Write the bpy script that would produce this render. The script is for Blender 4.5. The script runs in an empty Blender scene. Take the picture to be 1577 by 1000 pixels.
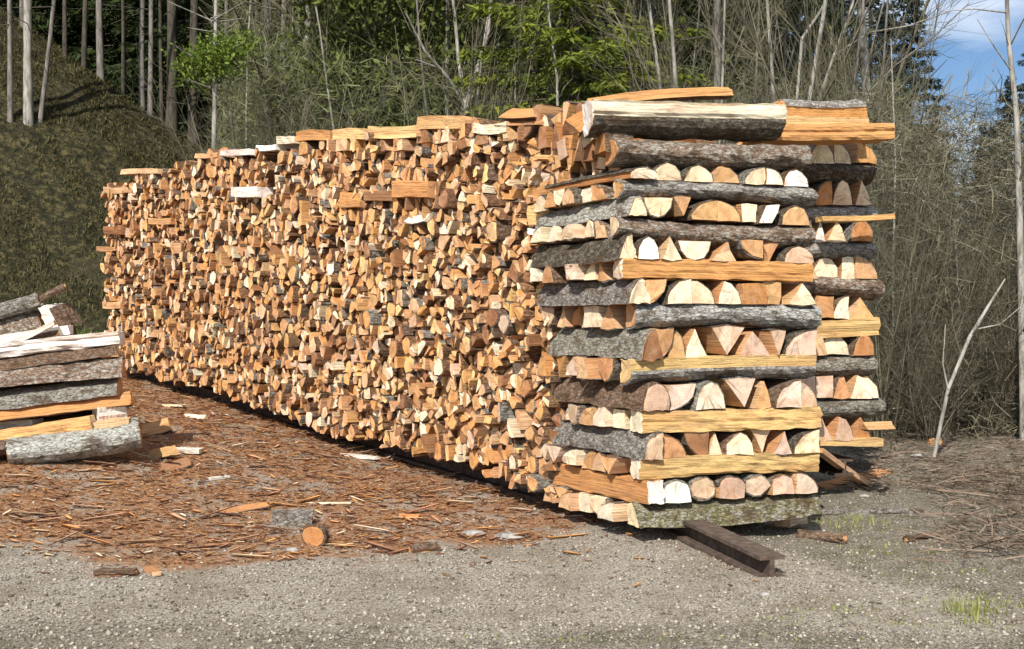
import bpy, math, random
import numpy as np
from mathutils import Vector, noise as mnoise
R = random.Random(7)
NR = np.random.RandomState(11)
C = bpy.context.scene.collection
rad = math.radians

# ------------------------------------------------------------------ camera, sky, sun
F, CX, CY, CZ = 1800.0, 788.5, 500.0, 1.02      # focal length in photo pixels, eye height
cam = bpy.data.cameras.new('camera'); camo = bpy.data.objects.new('camera', cam); C.objects.link(camo)
camo.location = (0, 0, CZ); camo.rotation_euler = (rad(90), 0, 0)
cam.sensor_width = 36; cam.lens = F / 1577 * 36; cam.clip_end = 2000; cam.clip_start = .05
sc = bpy.context.scene; sc.camera = camo
SUN = Vector((-.21, -.73, .66)).normalized()
w = bpy.data.worlds.new('World'); sc.world = w; w.use_nodes = True
nt = w.node_tree; bg = nt.nodes['Background']
sky = nt.nodes.new('ShaderNodeTexSky'); sky.sky_type = 'NISHITA'; sky.sun_disc = False
sky.sun_elevation = math.asin(SUN.z); sky.sun_rotation = math.atan2(SUN.x, SUN.y)
sky.air_density = 1.0; sky.dust_density = .05; sky.ozone_density = 6
tc = nt.nodes.new('ShaderNodeTexCoord'); mp = nt.nodes.new('ShaderNodeMapping'); mp.inputs['Scale'].default_value = (3, 3, 9); mp.inputs['Location'].default_value = (.4, 0, .55)
cn = nt.nodes.new('ShaderNodeTexNoise'); cn.inputs['Scale'].default_value = 1.3; cn.inputs['Detail'].default_value = 6
cr = nt.nodes.new('ShaderNodeValToRGB'); cr.color_ramp.elements[0].position = .40; cr.color_ramp.elements[1].position = .60
mx = nt.nodes.new('ShaderNodeMix'); mx.data_type = 'RGBA'; mx.inputs['B'].default_value = (10.5, 11.2, 12.0, 1)
L = nt.links
L.new(tc.outputs['Generated'], mp.inputs[0]); L.new(mp.outputs[0], cn.inputs['Vector']); L.new(cn.outputs['Fac'], cr.inputs[0])
L.new(cr.outputs[0], mx.inputs['Factor']); L.new(sky.outputs[0], mx.inputs['A']); L.new(mx.outputs['Result'], bg.inputs['Color'])
bg.inputs['Strength'].default_value = .08
sl = bpy.data.lights.new('sun', 'SUN'); sl.energy = 5.0; sl.angle = rad(.5); sl.color = (1, .94, .84)
so = bpy.data.objects.new('sun', sl); C.objects.link(so); so.rotation_euler = SUN.to_track_quat('Z', 'Y').to_euler(); so.location = (-5, -5, 12)
sc.view_settings.view_transform = 'Standard'; sc.view_settings.look = 'None'; sc.view_settings.gamma = 1
sc.view_settings.use_curve_mapping = False; sc.view_settings.exposure = .42
sc.cycles.max_bounces = 6; sc.cycles.transparent_max_bounces = 4

# ------------------------------------------------------------------ terrain
def sstep(a, b, x):
    t = min(1, max(0, (x - a) / (b - a))); return t * t * (3 - 2 * t)
def ground_z(x, y):
    z = .05 * max(0, min(y, 14) - 5.5) + .09 * max(0, min(-x, 6)) * sstep(3, 7, y)
    rh = np.interp(x, [-30, -12, -7.3, -4.7, -2.6, 0, 4, 30], [11, 7.6, 4.5, 2.7, 1.5, .7, .3, .3])
    foot = 12.3 + .12 * min(0, x + 4)
    t = (y - foot) / 5.8
    z += rh * (sstep(0, 1, t) * .35 + .65 * min(1, max(0, t)))
    z -= max(0, rh - 1.0) * sstep(18.5, 24, y) * .75
    z += 5.0 * sstep(28, 80, y) + .06 * max(0, y - 80) * (1 if y < 200 else 200 / y)
    if y > 12:
        k = min(1, (y - 12) / 3)
        z += k * (.35 * mnoise.noise((x * .35, y * .35, 3)) + .18 * mnoise.noise((x * .9, y * .9, 7)) + .07 * mnoise.noise((x * 2.6, y * 2.6, 1)))
    z += .02 * mnoise.noise((x * 1.1, y * 1.1, 5)) + .012 * mnoise.noise((x * 5, y * 5, 9))
    return z
def ray(px, py):
    return Vector(((px - CX) / F, 1, (CY - py) / F))
def on_ground(px, py):
    d = ray(px, py); t = 2.5
    while t < 150:
        p = d * t
        if CZ + p.z <= ground_z(p.x, p.y): break
        t *= 1.004
    return Vector((p.x, p.y, ground_z(p.x, p.y)))
def at(px, py, Y):
    return Vector(((px - CX) / F * Y, Y, CZ + (CY - py) / F * Y))
def stand(px, Y):
    x = (px - CX) / F * Y; return Vector((x, Y, ground_z(x, Y)))

# ------------------------------------------------------------------ materials
def new_mat(name):
    m = bpy.data.materials.new(name); m.use_nodes = True
    n = m.node_tree.nodes; b = n['Principled BSDF']; b.inputs['Roughness'].default_value = .8
    b.inputs['Specular IOR Level'].default_value = .25
    return m, m.node_tree, b
def N(t, typ, **k):
    n = t.nodes.new(typ)
    for a, v in k.items():
        if a in n.inputs: n.inputs[a].default_value = v
        else: setattr(n, a, v)
    return n
def ramp(t, src, stops):
    r = t.nodes.new('ShaderNodeValToRGB'); e = r.color_ramp.elements
    while len(e) < len(stops): e.new(.5)
    for i, (p, c) in enumerate(stops):
        e[i].position = p; e[i].color = (c, c, c, 1) if isinstance(c, (int, float)) else (*c, 1)
    t.links.new(src, r.inputs[0]); return r.outputs[0]
def mixc(t, a, b, fac, mode='MIX'):
    m = t.nodes.new('ShaderNodeMix'); m.data_type = 'RGBA'; m.blend_type = mode
    for s, v in (('A', a), ('B', b), ('Factor', fac)):
        if hasattr(v, 'links'): t.links.new(v, m.inputs[s])
        elif s == 'Factor': m.inputs[s].default_value = v
        else: m.inputs[s].default_value = (*v, 1)
    return m.outputs['Result']
def bump(t, b, src, s, d):
    n = t.nodes.new('ShaderNodeBump'); n.inputs['Strength'].default_value = s; n.inputs['Distance'].default_value = d
    t.links.new(src, n.inputs['Height']); t.links.new(n.outputs[0], b.inputs['Normal'])
def noise_at(t, vec, scale, mapping=None, detail=4, rough=.6):
    if mapping:
        m = N(t, 'ShaderNodeMapping'); m.inputs['Scale'].default_value = mapping; t.links.new(vec, m.inputs[0]); vec = m.outputs[0]
    n = N(t, 'ShaderNodeTexNoise', Scale=scale, Detail=detail, Roughness=rough); t.links.new(vec, n.inputs['Vector']); return n.outputs['Fac']

def wood_mats():
    out = []
    for name in ('end_grain', 'split_wood', 'bark'):
        m, t, b = new_mat(name)
        tint = N(t, 'ShaderNodeAttribute', attribute_name='tint'); lc = N(t, 'ShaderNodeAttribute', attribute_name='lc')
        v = lc.outputs['Vector']; col = tint.outputs['Color']
        if name == 'split_wood':
            g = noise_at(t, v, 1, (3.5, 130, 130), 6, .7); g2 = noise_at(t, v, 1, (1.5, 14, 14), 3)
            c1 = mixc(t, col, ramp(t, g, [(.34, .5), (.5, .95), (.75, 1.08)]), 1.0, 'MULTIPLY')
            c1 = mixc(t, c1, (.48, .19, .06), ramp(t, g2, [(.48, 0), (.70, .5)]))
            g3 = noise_at(t, v, 1, (14, 120, 120), 2)
            c1 = mixc(t, c1, (.10, .045, .02), ramp(t, g3, [(.62, 0), (.75, .45)]))
            c1 = mixc(t, c1, (.34, .20, .12), ramp(t, noise_at(t, v, 1, (5, 22, 22), 6, .75), [(.53, 0), (.66, .55)])); bump(t, b, g, 1, .014)
        elif name == 'end_grain':
            ln = N(t, 'ShaderNodeVectorMath', operation='MULTIPLY'); ln.inputs[1].default_value = (0, 1, 1); t.links.new(v, ln.inputs[0])
            le = N(t, 'ShaderNodeVectorMath', operation='LENGTH'); t.links.new(ln.outputs[0], le.inputs[0])
            rn = N(t, 'ShaderNodeMath', operation='SINE'); mu = N(t, 'ShaderNodeMath', operation='MULTIPLY'); mu.inputs[1].default_value = 520
            t.links.new(le.outputs['Value'], mu.inputs[0]); t.links.new(mu.outputs[0], rn.inputs[0])
            g = noise_at(t, v, 28, None, 5); g2 = noise_at(t, v, 9, None, 3)
            c1 = mixc(t, col, ramp(t, rn.outputs[0], [(0, .82), (1, 1)]), .7, 'MULTIPLY')
            c1 = mixc(t, c1, ramp(t, g, [(.3, .62), (.55, 1)]), 1.0, 'MULTIPLY')
            c1 = mixc(t, c1, (.42, .19, .075), ramp(t, g2, [(.5, 0), (.72, .5)]))
            no = N(t, 'ShaderNodeVectorMath', operation='NORMALIZE'); t.links.new(ln.outputs[0], no.inputs[0])
            ox = N(t, 'ShaderNodeVectorMath', operation='ADD'); sx = N(t, 'ShaderNodeVectorMath', operation='MULTIPLY'); sx.inputs[1].default_value = (2, .25, .25)
            t.links.new(v, sx.inputs[0]); t.links.new(no.outputs[0], ox.inputs[0]); t.links.new(sx.outputs[0], ox.inputs[1])
            c1 = mixc(t, c1, (.16, .075, .035), ramp(t, noise_at(t, ox.outputs[0], 3.2, None, 2), [(.60, 0), (.63, .75), (.66, 0)]))
            c1 = mixc(t, c1, (.34, .25, .18), ramp(t, noise_at(t, v, 14, None, 6, .75), [(.52, 0), (.66, .5)]))
            bump(t, b, g, .8, .006)
        else:
            g = noise_at(t, v, 1, (34, 80, 80), 6, .75); li = noise_at(t, v, 75, None, 5, .75); g2 = noise_at(t, v, 1, (8, 14, 14), 5, .7)
            c1 = mixc(t, col, ramp(t, g, [(.32, .3), (.5, 1.05), (.68, 1.7)]), 1.0, 'MULTIPLY')
            li2 = N(t, 'ShaderNodeMath', operation='MULTIPLY'); t.links.new(ramp(t, noise_at(t, v, 1, (30, 38, 38), 6, .8), [(.50, 0), (.56, .9)]), li2.inputs[0]); t.links.new(tint.outputs['Alpha'], li2.inputs[1])
            c1 = mixc(t, c1, (.66, .63, .56), li2.outputs[0])
            c1 = mixc(t, c1, (.13, .075, .04), ramp(t, g2, [(.54, 0), (.62, .75)]))
            vo = N(t, 'ShaderNodeTexVoronoi', Scale=1.0); vo.feature = 'DISTANCE_TO_EDGE'; mv = N(t, 'ShaderNodeMapping'); mv.inputs['Scale'].default_value = (22, 62, 62); t.links.new(v, mv.inputs[0]); t.links.new(mv.outputs[0], vo.inputs['Vector'])
            c1 = mixc(t, c1, (.05, .035, .022), ramp(t, vo.outputs['Distance'], [(.0, .75), (.12, 0)]))
            bump(t, b, g, 1, .035); b.inputs['Roughness'].default_value = .95
        t.links.new(c1, b.inputs['Base Color']); out.append(m)
    return out
END, SPLIT, BARK = wood_mats(); WM = [END, SPLIT, BARK]

def noise_mat(name, stops, scale=6, mapping=None, bs=.4, bd=.01, detail=6, rough=.9, coord='Object'):
    m, t, b = new_mat(name); tcn = N(t, 'ShaderNodeTexCoord')
    n = noise_at(t, tcn.outputs[coord], scale, mapping, detail, .65)
    t.links.new(ramp(t, n, stops), b.inputs['Base Color']); bump(t, b, n, bs, bd); b.inputs['Roughness'].default_value = rough
    return m
def tint_mat(name, rough=.85, trans=0, spec=.2):
    m, t, b = new_mat(name); a = N(t, 'ShaderNodeAttribute', attribute_name='tint')
    b.inputs['Roughness'].default_value = rough; b.inputs['Specular IOR Level'].default_value = spec
    if trans:
        tr = N(t, 'ShaderNodeBsdfTranslucent'); ms = N(t, 'ShaderNodeMixShader'); ms.inputs[0].default_value = trans
        t.links.new(a.outputs['Color'], tr.inputs[0]); t.links.new(b.outputs[0], ms.inputs[1]); t.links.new(tr.outputs[0], ms.inputs[2])
        t.links.new(ms.outputs[0], t.nodes['Material Output'].inputs[0])
    t.links.new(a.outputs['Color'], b.inputs['Base Color']); return m
TINT = tint_mat('loose_matter'); LEAF = tint_mat('leaf', .6, .3)

def ground_mat():
    m, t, b = new_mat('ground'); p = N(t, 'ShaderNodeTexCoord').outputs['Object']
    at_ = N(t, 'ShaderNodeAttribute', attribute_name='zones')
    sep = N(t, 'ShaderNodeSeparateColor'); t.links.new(at_.outputs['Color'], sep.inputs[0])
    f = noise_at(t, p, 95, None, 5, .85); f2 = noise_at(t, p, 3, None, 4); f3 = noise_at(t, p, 260, None, 2)
    grav = ramp(t, f, [(.41, (.16, .125, .09)), (.5, (.54, .47, .38)), (.57, (.88, .80, .69))])
    grav = mixc(t, grav, (.30, .24, .17), ramp(t, f2, [(.46, 0), (.68, .6)]))
    st = noise_at(t, p, 1, (34, 95, 75), 6, .8)
    chip = ramp(t, st, [(.41, (.11, .04, .02)), (.5, (.48, .225, .10)), (.58, (.78, .47, .26))])
    chip = mixc(t, chip, grav, ramp(t, noise_at(t, p, 3.5, None, 7, .75), [(.50, 0), (.60, .85)]))
    soil = ramp(t, f, [(.41, (.08, .062, .045)), (.5, (.33, .28, .21)), (.60, (.72, .65, .55))])
    mossy = noise_at(t, p, 7, None, 5)
    soil = mixc(t, soil, (.11, .12, .035), ramp(t, mossy, [(.5, 0), (.68, .6)]))
    def thr(ch):
        a = N(t, 'ShaderNodeMath', operation='ADD'); s = N(t, 'ShaderNodeMath', operation='MULTIPLY_ADD'); s.inputs[1].default_value = 1.5; s.inputs[2].default_value = -.75
        t.links.new(noise_at(t, p, 2.2, None, 6), s.inputs[0]); t.links.new(sep.outputs[ch], a.inputs[0]); t.links.new(s.outputs[0], a.inputs[1])
        return ramp(t, a.outputs[0], [(.35, 0), (.6, 1)])
    c = mixc(t, grav, soil, thr(1)); c = mixc(t, c, chip, thr(0))
    t.links.new(c, b.inputs['Base Color'])
    ad = N(t, 'ShaderNodeMath', operation='ADD'); t.links.new(f, ad.inputs[0]); t.links.new(f3, ad.inputs[1])
    bump(t, b, ad.outputs[0], 1, .022); b.inputs['Roughness'].default_value = .95
    return m
GROUND = ground_mat()
def hill_mat():
    m, t, b = new_mat('mossy_slope'); p = N(t, 'ShaderNodeTexCoord').outputs['Object']
    f = noise_at(t, p, 9, None, 8, .75); f2 = noise_at(t, p, 1.1, None, 4); f3 = noise_at(t, p, 30, None, 3)
    c = ramp(t, f, [(.38, (.014, .014, .006)), (.5, (.052, .048, .019)), (.60, (.17, .14, .06))])
    c = mixc(t, c, (.08, .066, .032), ramp(t, f2, [(.5, 0), (.66, .6)]))
    c = mixc(t, c, (.022, .022, .012), ramp(t, f3, [(.5, 0), (.66, .7)]))
    t.links.new(c, b.inputs['Base Color']); bump(t, b, f, 1, .12); return m
HILL = hill_mat()

# ------------------------------------------------------------------ object helpers
def put(name, me, parent=None):
    o = bpy.data.objects.new(name, me); C.objects.link(o)
    if parent: o.parent = parent
    return o
def tag(o, label, cat, group=None, kind=None):
    if label: o['label'] = label
    if cat: o['category'] = cat
    if group: o['group'] = group
    if kind: o['kind'] = kind
    return o
def empty(name, loc):
    o = bpy.data.objects.new(name, None); o.location = loc; o.empty_display_size = .1; C.objects.link(o); return o
def poly_mesh(name, V, Fs, mats, mi=None, tint=None, lc=None, smooth=False):
    me = bpy.data.meshes.new(name); me.from_pydata([tuple(v) for v in V], [], Fs)
    for m in mats: me.materials.append(m)
    if mi is not None: me.polygons.foreach_set('material_index', mi)
    if tint is not None:
        a = me.attributes.new('tint', 'FLOAT_COLOR', 'FACE'); a.data.foreach_set('color', np.array(tint, 'f').ravel())
    if lc is not None:
        a = me.attributes.new('lc', 'FLOAT_VECTOR', 'POINT'); a.data.foreach_set('vector', np.array(lc, 'f').ravel())
    if smooth: me.polygons.foreach_set('use_smooth', [True] * len(me.polygons))
    me.update(); return me
def np_mesh(name, V, Fq, mat, tint=None, mats=None):
    """V (n,3), Fq (m,k) with k corners each"""
    me = bpy.data.meshes.new(name); n, m, k = len(V), len(Fq), Fq.shape[1]
    me.vertices.add(n); me.vertices.foreach_set('co', V.astype('f').ravel())
    me.loops.add(m * k); me.loops.foreach_set('vertex_index', Fq.astype('i').ravel())
    me.polygons.add(m); me.polygons.foreach_set('loop_start', np.arange(0, m * k, k, dtype='i'))
    me.materials.append(mat)
    if tint is not None:
        a = me.attributes.new('tint', 'FLOAT_COLOR', 'FACE'); t4 = np.ones((m, 4), 'f'); t4[:, :3] = tint; a.data.foreach_set('color', t4.ravel())
    me.update(calc_edges=True); return me

# ------------------------------------------------------------------ logs
def arc(cx, cy, rx, ry, a0, a1, n):
    return [(cx + rx * math.cos(rad(a0 + (a1 - a0) * i / n)), cy + ry * math.sin(rad(a0 + (a1 - a0) * i / n))) for i in range(n + 1)]
def profile(kind, w, h, r, n=6):
    """points (a,b), bark flag per edge starting at that point"""
    j = lambda s=.05: r.uniform(-s, s)
    if kind == 'dome':   P = arc(0, -.5, .5, 1, 0, 180, n); B = [1] * n + [0]
    elif kind == 'cup':  P = [(x, -y) for x, y in arc(0, -.5, .5, 1, 0, 180, n)]; B = [1] * n + [0]
    elif kind == 'qL':   P = arc(.5, -.5, 1, 1, 90, 180, n) + [(.5, -.5)]; B = [1] * n + [0, 0]
    elif kind == 'qR':   P = arc(-.5, -.5, 1, 1, 0, 90, n) + [(-.5, -.5)]; B = [1] * n + [0, 0]
    elif kind == 'dqL':  P = [(x, -y) for x, y in arc(.5, -.5, 1, 1, 90, 180, n)] + [(.5, .5)]; B = [1] * n + [0, 0]
    elif kind == 'dqR':  P = [(x, -y) for x, y in arc(-.5, -.5, 1, 1, 0, 90, n)] + [(-.5, .5)]; B = [1] * n + [0, 0]
    elif kind == 'tri':  P = [(-.5, -.5), (0, -.56), (.5, -.5), (j(.15), .5)]; B = [1, 1, 0, 0]
    elif kind == 'triL': P = [(-.5, -.5), (.5, -.5), (.2, .45), (-.1, .4), (-.38, 0)]; B = [0, 0, 1, 1, 1]
    elif kind == 'triR': P = [(-.5, -.5), (.5, -.5), (.4, 0), (.1, .4), (-.25, .5)]; B = [0, 1, 1, 0, 0]
    elif kind == 'dtri': P = [(-.5, .5), (0, .55), (.5, .5), (j(.12), -.5)]; B = [1, 1, 0, 0]
    elif kind == 'sq':   P = [(-.5 + j(), -.5), (.5, -.5 + j()), (.5 + j(), .5), (-.5, .5 + j())]; B = [0, 0, 0, 0]
    elif kind == 'par':  P = [(-.5, -.5), (.1, -.5), (.5, .5), (-.1, .45)]; B = [0, 0, 0, 1]
    elif kind == 'round': P = arc(0, 0, .5, .5, 0, 360, 10)[:-1]; B = [1] * 10
    elif kind == 'slab': P = [(-.5, -.5), (.5, -.5)] + arc(0, 0, .5, .5, 10, 170, n); B = [0, 0] + [1] * n + [0]
    elif kind == 'front': P = arc(.5, 0, 1, .5, 90, 270, n); B = [1] * n + [0]
    elif kind == 'two':  P = [(-.5, .5), (-.46, .02)] + arc(.5, 0, 1, .5, 190, 270, 4) + [(.5, .5)]; B = [0, 1] + [1] * 4 + [0, 0]
    elif kind == 'frontlow': P = [(-.5, -.5), (.5, -.5), (.5, .45), (.1, .5), (-.35, .2)]; B = [0, 0, 0, 1, 1]
    B = B[:len(P)] + [0] * (len(P) - len(B))
    # uneven split faces: one or two extra points
    Q, BB = [], []
    for i, p in enumerate(P):
        q = P[(i + 1) % len(P)]; p = (p[0] * (1 + j(.02)), p[1] * (1 + j(.02)))
        Q.append(p); BB.append(B[i])
        if not B[i] and math.hypot((q[0] - p[0]) * w, (q[1] - p[1]) * h) > .06:
            for t in ((r.uniform(.35, .65),) if n < 10 else (.17, .36, .52, .68, .85)):
                t += j(.05); Q.append((p[0] + (q[0] - p[0]) * t + j(.05), p[1] + (q[1] - p[1]) * t + j(.05))); BB.append(0)
    return [(a * w, b * h) for a, b in Q], BB

def log_geo(P, B, O, X, A, U, length, r, wood, endc, barkc, lich, seg=4, rough=1.0, bend=None, taper=None, shell=True):
    """wood body and bark shell of one log; O start point, X along, A and U profile axes. Returns (body, bark) as lists (V, F, mi, tint, lc)"""
    n = len(P); ca = sum(p[0] for p in P) / n; cb = sum(p[1] for p in P) / n
    bd = r.uniform(-.012, .012) * rough if bend is None else bend
    tp = r.uniform(.86, 1.12) if taper is None else taper
    off = Vector((r.uniform(0, 9), r.uniform(-.04, .04), r.uniform(-.04, .04)))
    V, F_, mi, T, LC = [], [], [], [], []
    skew = [(r.uniform(-1, 1) * .006, r.uniform(-1, 1) * .006) for _ in range(n)]
    rings = []
    ph = r.uniform(0, 3)
    for s in range(seg + 1):
        t = s / seg; k = 1 + (tp - 1) * t; b_ = bd * math.sin(math.pi * t) ; ring = []
        for i, (a, b) in enumerate(P):
            e = (r.uniform(-1, 1) * (.0055 if seg < 12 else .0025) + (.011 * mnoise.noise((t * length * 9 + ph * 7, i * .45, ph)) if seg >= 12 else 0)) * rough
            aa = (ca + (a - ca) * k * (1 + e * 8)) + .3 * b_; bb = cb + (b - cb) * k * (1 + e * 8) + b_
            xx = t * length + (skew[i][0] if s == 0 else skew[i][1] if s == seg else 0)
            ring.append((xx, aa, bb))
        rings.append(ring)
    def w3(q): return O + X * q[0] + A * q[1] + U * q[2]
    for ring in rings:
        for q in ring: V.append(w3(q)); LC.append((q[0] + off.x, q[1] - ca + off.y, q[2] - cb + off.z))
    bk = (*barkc, lich); wd = (*wood, 1)
    for s in range(seg):
        for i in range(n):
            a, b = s * n + i, s * n + (i + 1) % n; F_.append((a, b, b + n, a + n))
            if B[i] and not shell: mi.append(2); T.append(bk)
            else: mi.append(1); T.append(wd)
    F_.append(tuple(range(n))[::-1]); mi.append(0); T.append((*endc, 1))
    F_.append(tuple(seg * n + i for i in range(n))); mi.append(0); T.append((*endc, 1))
    body = (V, F_, mi, T, LC); bark = None
    if shell and any(B):
        V2, F2, LC2 = [], [], []; idx = {}
        runs = []; flagged = [i for i in range(n) if B[i]]
        pts = set(flagged) | {(i + 1) % n for i in flagged}
        for s, ring in enumerate(rings):
            for i in sorted(pts):
                q = ring[i]; d = Vector((q[1] - ca, q[2] - cb)); d.normalize()
                th = .005 + r.uniform(0, .004) * rough
                xx = q[0] + (.003 if s == 0 else -.003 if s == seg else 0)
                for lay, tt in ((0, -.001), (1, th)):
                    idx[(s, i, lay)] = len(V2); qq = (xx, q[1] + d.x * tt, q[2] + d.y * tt); V2.append(w3(qq))
                    LC2.append((qq[0] + off.x, qq[1] + off.y, qq[2] + off.z))
        for i in flagged:
            k = (i + 1) % n
            for s in range(seg): F2.append((idx[s, i, 1], idx[s, k, 1], idx[s + 1, k, 1], idx[s + 1, i, 1]))
            for s in (0, seg): F2.append((idx[s, i, 0], idx[s, k, 0], idx[s, k, 1], idx[s, i, 1]))
            for e, o_ in ((i, (i - 1) % n), (k, k)):
                if not B[o_]:
                    for s in range(seg): F2.append((idx[s, e, 0], idx[s, e, 1], idx[s + 1, e, 1], idx[s + 1, e, 0]))
        bark = (V2, F2, [0] * len(F2), [bk] * len(F2), LC2)
    return body, bark

class Heap:   # uncountable remainder of a stack, joined
    def __init__(s): s.V, s.F, s.mi, s.T, s.LC = [], [], [], [], []
    def add(s, g):
        o = len(s.V); s.V += g[0]; s.F += [tuple(i + o for i in f) for f in g[1]]; s.mi += g[2]; s.T += g[3]; s.LC += g[4]
    def build(s, name): return put(name, poly_mesh(name, s.V, s.F, WM, s.mi, s.T, s.LC))

PALE = [(.88, .72, .49), (.85, .66, .43), (.90, .78, .58)]
YEL = [(.84, .58, .27), (.80, .52, .22)]
TAN = [(.68, .39, .19), (.60, .31, .14), (.74, .47, .27)]
ORA = [(.62, .31, .12), (.54, .25, .09), (.68, .39, .18)]
PNK = [(.72, .52, .38), (.66, .45, .31), (.78, .59, .45)]
BRN = [(.30, .14, .065), (.36, .18, .09)]
WHT = [(.92, .88, .80)]
AMB = [(.76, .44, .18), (.70, .36, .13)]
COL = dict(pale=PALE, yellow=YEL, tan=TAN, orange=ORA, pinkish=PNK, brown=BRN, white=WHT, amber=AMB)
SHADE = dict(pale='pale', yellow='yellow', tan='tan', orange='orange', pinkish='pinkish', brown='dark brown', white='whitish', amber='amber')
BK = dict(grey=((.30, .275, .235), .6), brown=((.24, .145, .09), .25), lichen=((.42, .40, .36), 1.0), mossy=((.27, .25, .12), .75), dark=((.12, .095, .065), .35), flaky=((.34, .235, .17), .9), white=((.56, .54, .49), 1.0), warm=((.33, .17, .085), .1))
def vary(c, r, s=.1):
    k = 1 + r.uniform(-s, s); return tuple(max(.01, x * k * (1 + r.uniform(-.04, .04))) for x in c)
SHAPE = dict(dome='halved', cup='upturned halved', qL='quartered', qR='quartered', dqL='quartered', dqR='quartered',
             tri='wedge', triL='wedge', triR='wedge', dtri='inverted wedge', sq='square', par='slanting', round='round', slab='flattish', front='halved', two='split', frontlow='split')

THINGS = [0]
def log_thing(kind, w, h, O, X, A, U, length, wood='tan', end=None, bark='brown', label='', group=None, r=R, seg=5, rough=1.0, bend=None, taper=None, name='firewood_log', n=6):
    P, B = profile(kind, w, h, r, n)
    wc = vary(r.choice(COL[wood]), r); ec = vary(r.choice(COL[end or wood]), r)
    bc, lich = BK[bark]; bc = vary(bc, r, .2)
    # object sits at the middle of the log
    mid = O + X * length / 2; O2 = O - mid
    body, bk = log_geo(P, B, O2, X, A, U, length, r, wc, ec, bc, lich, seg, rough, bend, taper)
    o = put(name, poly_mesh(name, body[0], body[1], WM, body[2], body[3], body[4])); o.location = mid
    tag(o, label, 'firewood', group); THINGS[0] += 1
    if bk: put('bark', poly_mesh('bark', bk[0], bk[1], [BARK], None, bk[3], bk[4]), o)
    return o
ORD = ['first', 'second', 'third', 'fourth', 'fifth', 'sixth', 'seventh', 'eighth', 'ninth', 'tenth', 'eleventh', 'twelfth']

# ------------------------------------------------------------------ ground meshes
def axis(lims):
    out = []
    for a, b, s in lims: out += list(np.arange(a, b, s))
    return np.array(out + [lims[-1][1]])
GX = axis([(-260, -40, 20), (-40, -12, 1.4), (-12, -5, .35), (-5, 5, .045), (5, 12, .35), (12, 40, 1.4), (40, 260, 20)])
GY = axis([(-25, 2.5, 1.5), (2.5, 8, .045), (8, 12, .12), (12, 24, .3), (24, 60, 1.5), (60, 400, 20)])
def chip_mask(x, y):
    yb = np.interp(x, [-6, -2.2, -1.3, -.7, -.25, .2, .6, .8], [4.8, 4.9, 4.8, 4.85, 5.25, 5.7, 6.0, 9])
    yb += .35 * mnoise.noise((x * 1.7, y * 1.7, 12))
    return sstep(-.55, .45, y - yb) * (1 - sstep(10.2, 11.8, y)) * (1 - sstep(.9, 2.2, x))
def soil_mask(x, y):
    a = sstep(1.0, 2.1, x + .55 * (y - 4.6)) * sstep(4.0, 5.0, y + .25 * x) * .95
    return max(a, sstep(11, 12.5, y), .62 * (1 - sstep(3.7, 4.3, y)))
def build_ground():
    nx, ny = len(GX), len(GY)
    V = np.zeros((ny, nx, 3)); Z = np.zeros((ny, nx, 3))
    for j, y in enumerate(GY):
        for i, x in enumerate(GX):
            m = mnoise.noise((x * 22, y * 22, 2)) * .004 if abs(x) < 5 and y < 8 else 0
            V[j, i] = (x, y, ground_z(x, y) + m); Z[j, i, :2] = (chip_mask(x, y), soil_mask(x, y))
    idx = np.arange(nx * ny).reshape(ny, nx)
    q = np.stack([idx[:-1, :-1], idx[:-1, 1:], idx[1:, 1:], idx[1:, :-1]], -1)
    cut = int(np.searchsorted(GY, 11.95))
    for name, qq, mat, lab in (('ground', q[:cut], GROUND, 'gravel yard littered with reddish wood chips'), ('hillside', q[cut:], HILL, 'shady mossy hillside rising behind the stack')):
        qf = qq.reshape(-1, 4); me = np_mesh(name, V.reshape(-1, 3), qf, mat)
        a = me.attributes.new('zones', 'FLOAT_COLOR', 'POINT'); c = np.ones((nx * ny, 4), 'f'); c[:, :3] = Z.reshape(-1, 3); a.data.foreach_set('color', c.ravel())
        me.polygons.foreach_set('use_smooth', [True] * len(me.polygons))
        tag(put(name, me), lab, None, None, 'structure')
build_ground()

# ------------------------------------------------------------------ the stack's plan
A0 = Vector((.59, 5.40, 0)); B0 = Vector((1.487, 5.67, 0))        # near crib, front face
D1 = Vector((-.477, .879, 0)).normalized()                          # side of the near crib, into the depth
DF = (B0 - A0).normalized(); UP = Vector((0, 0, 1))
Q0 = Vector((.20, 6.12, 0)); QF = Vector((-3.60, 10.45, 0)); DL = (QF - Q0).normalized(); LEN = (QF - Q0).length
DN = Vector((-DL.y, DL.x, 0)); DN = DN if DN.x > 0 else -DN         # into the stack
def on_line(px, P, D, shift=0):
    """point where the sight line of a column px meets the vertical plane through P along D"""
    k = (px - CX) / F; t = (k * P.y - P.x) / (D.x - k * D.y); return P + D * t
def zat(py, Y): return CZ + (CY - py) / F * Y

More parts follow.
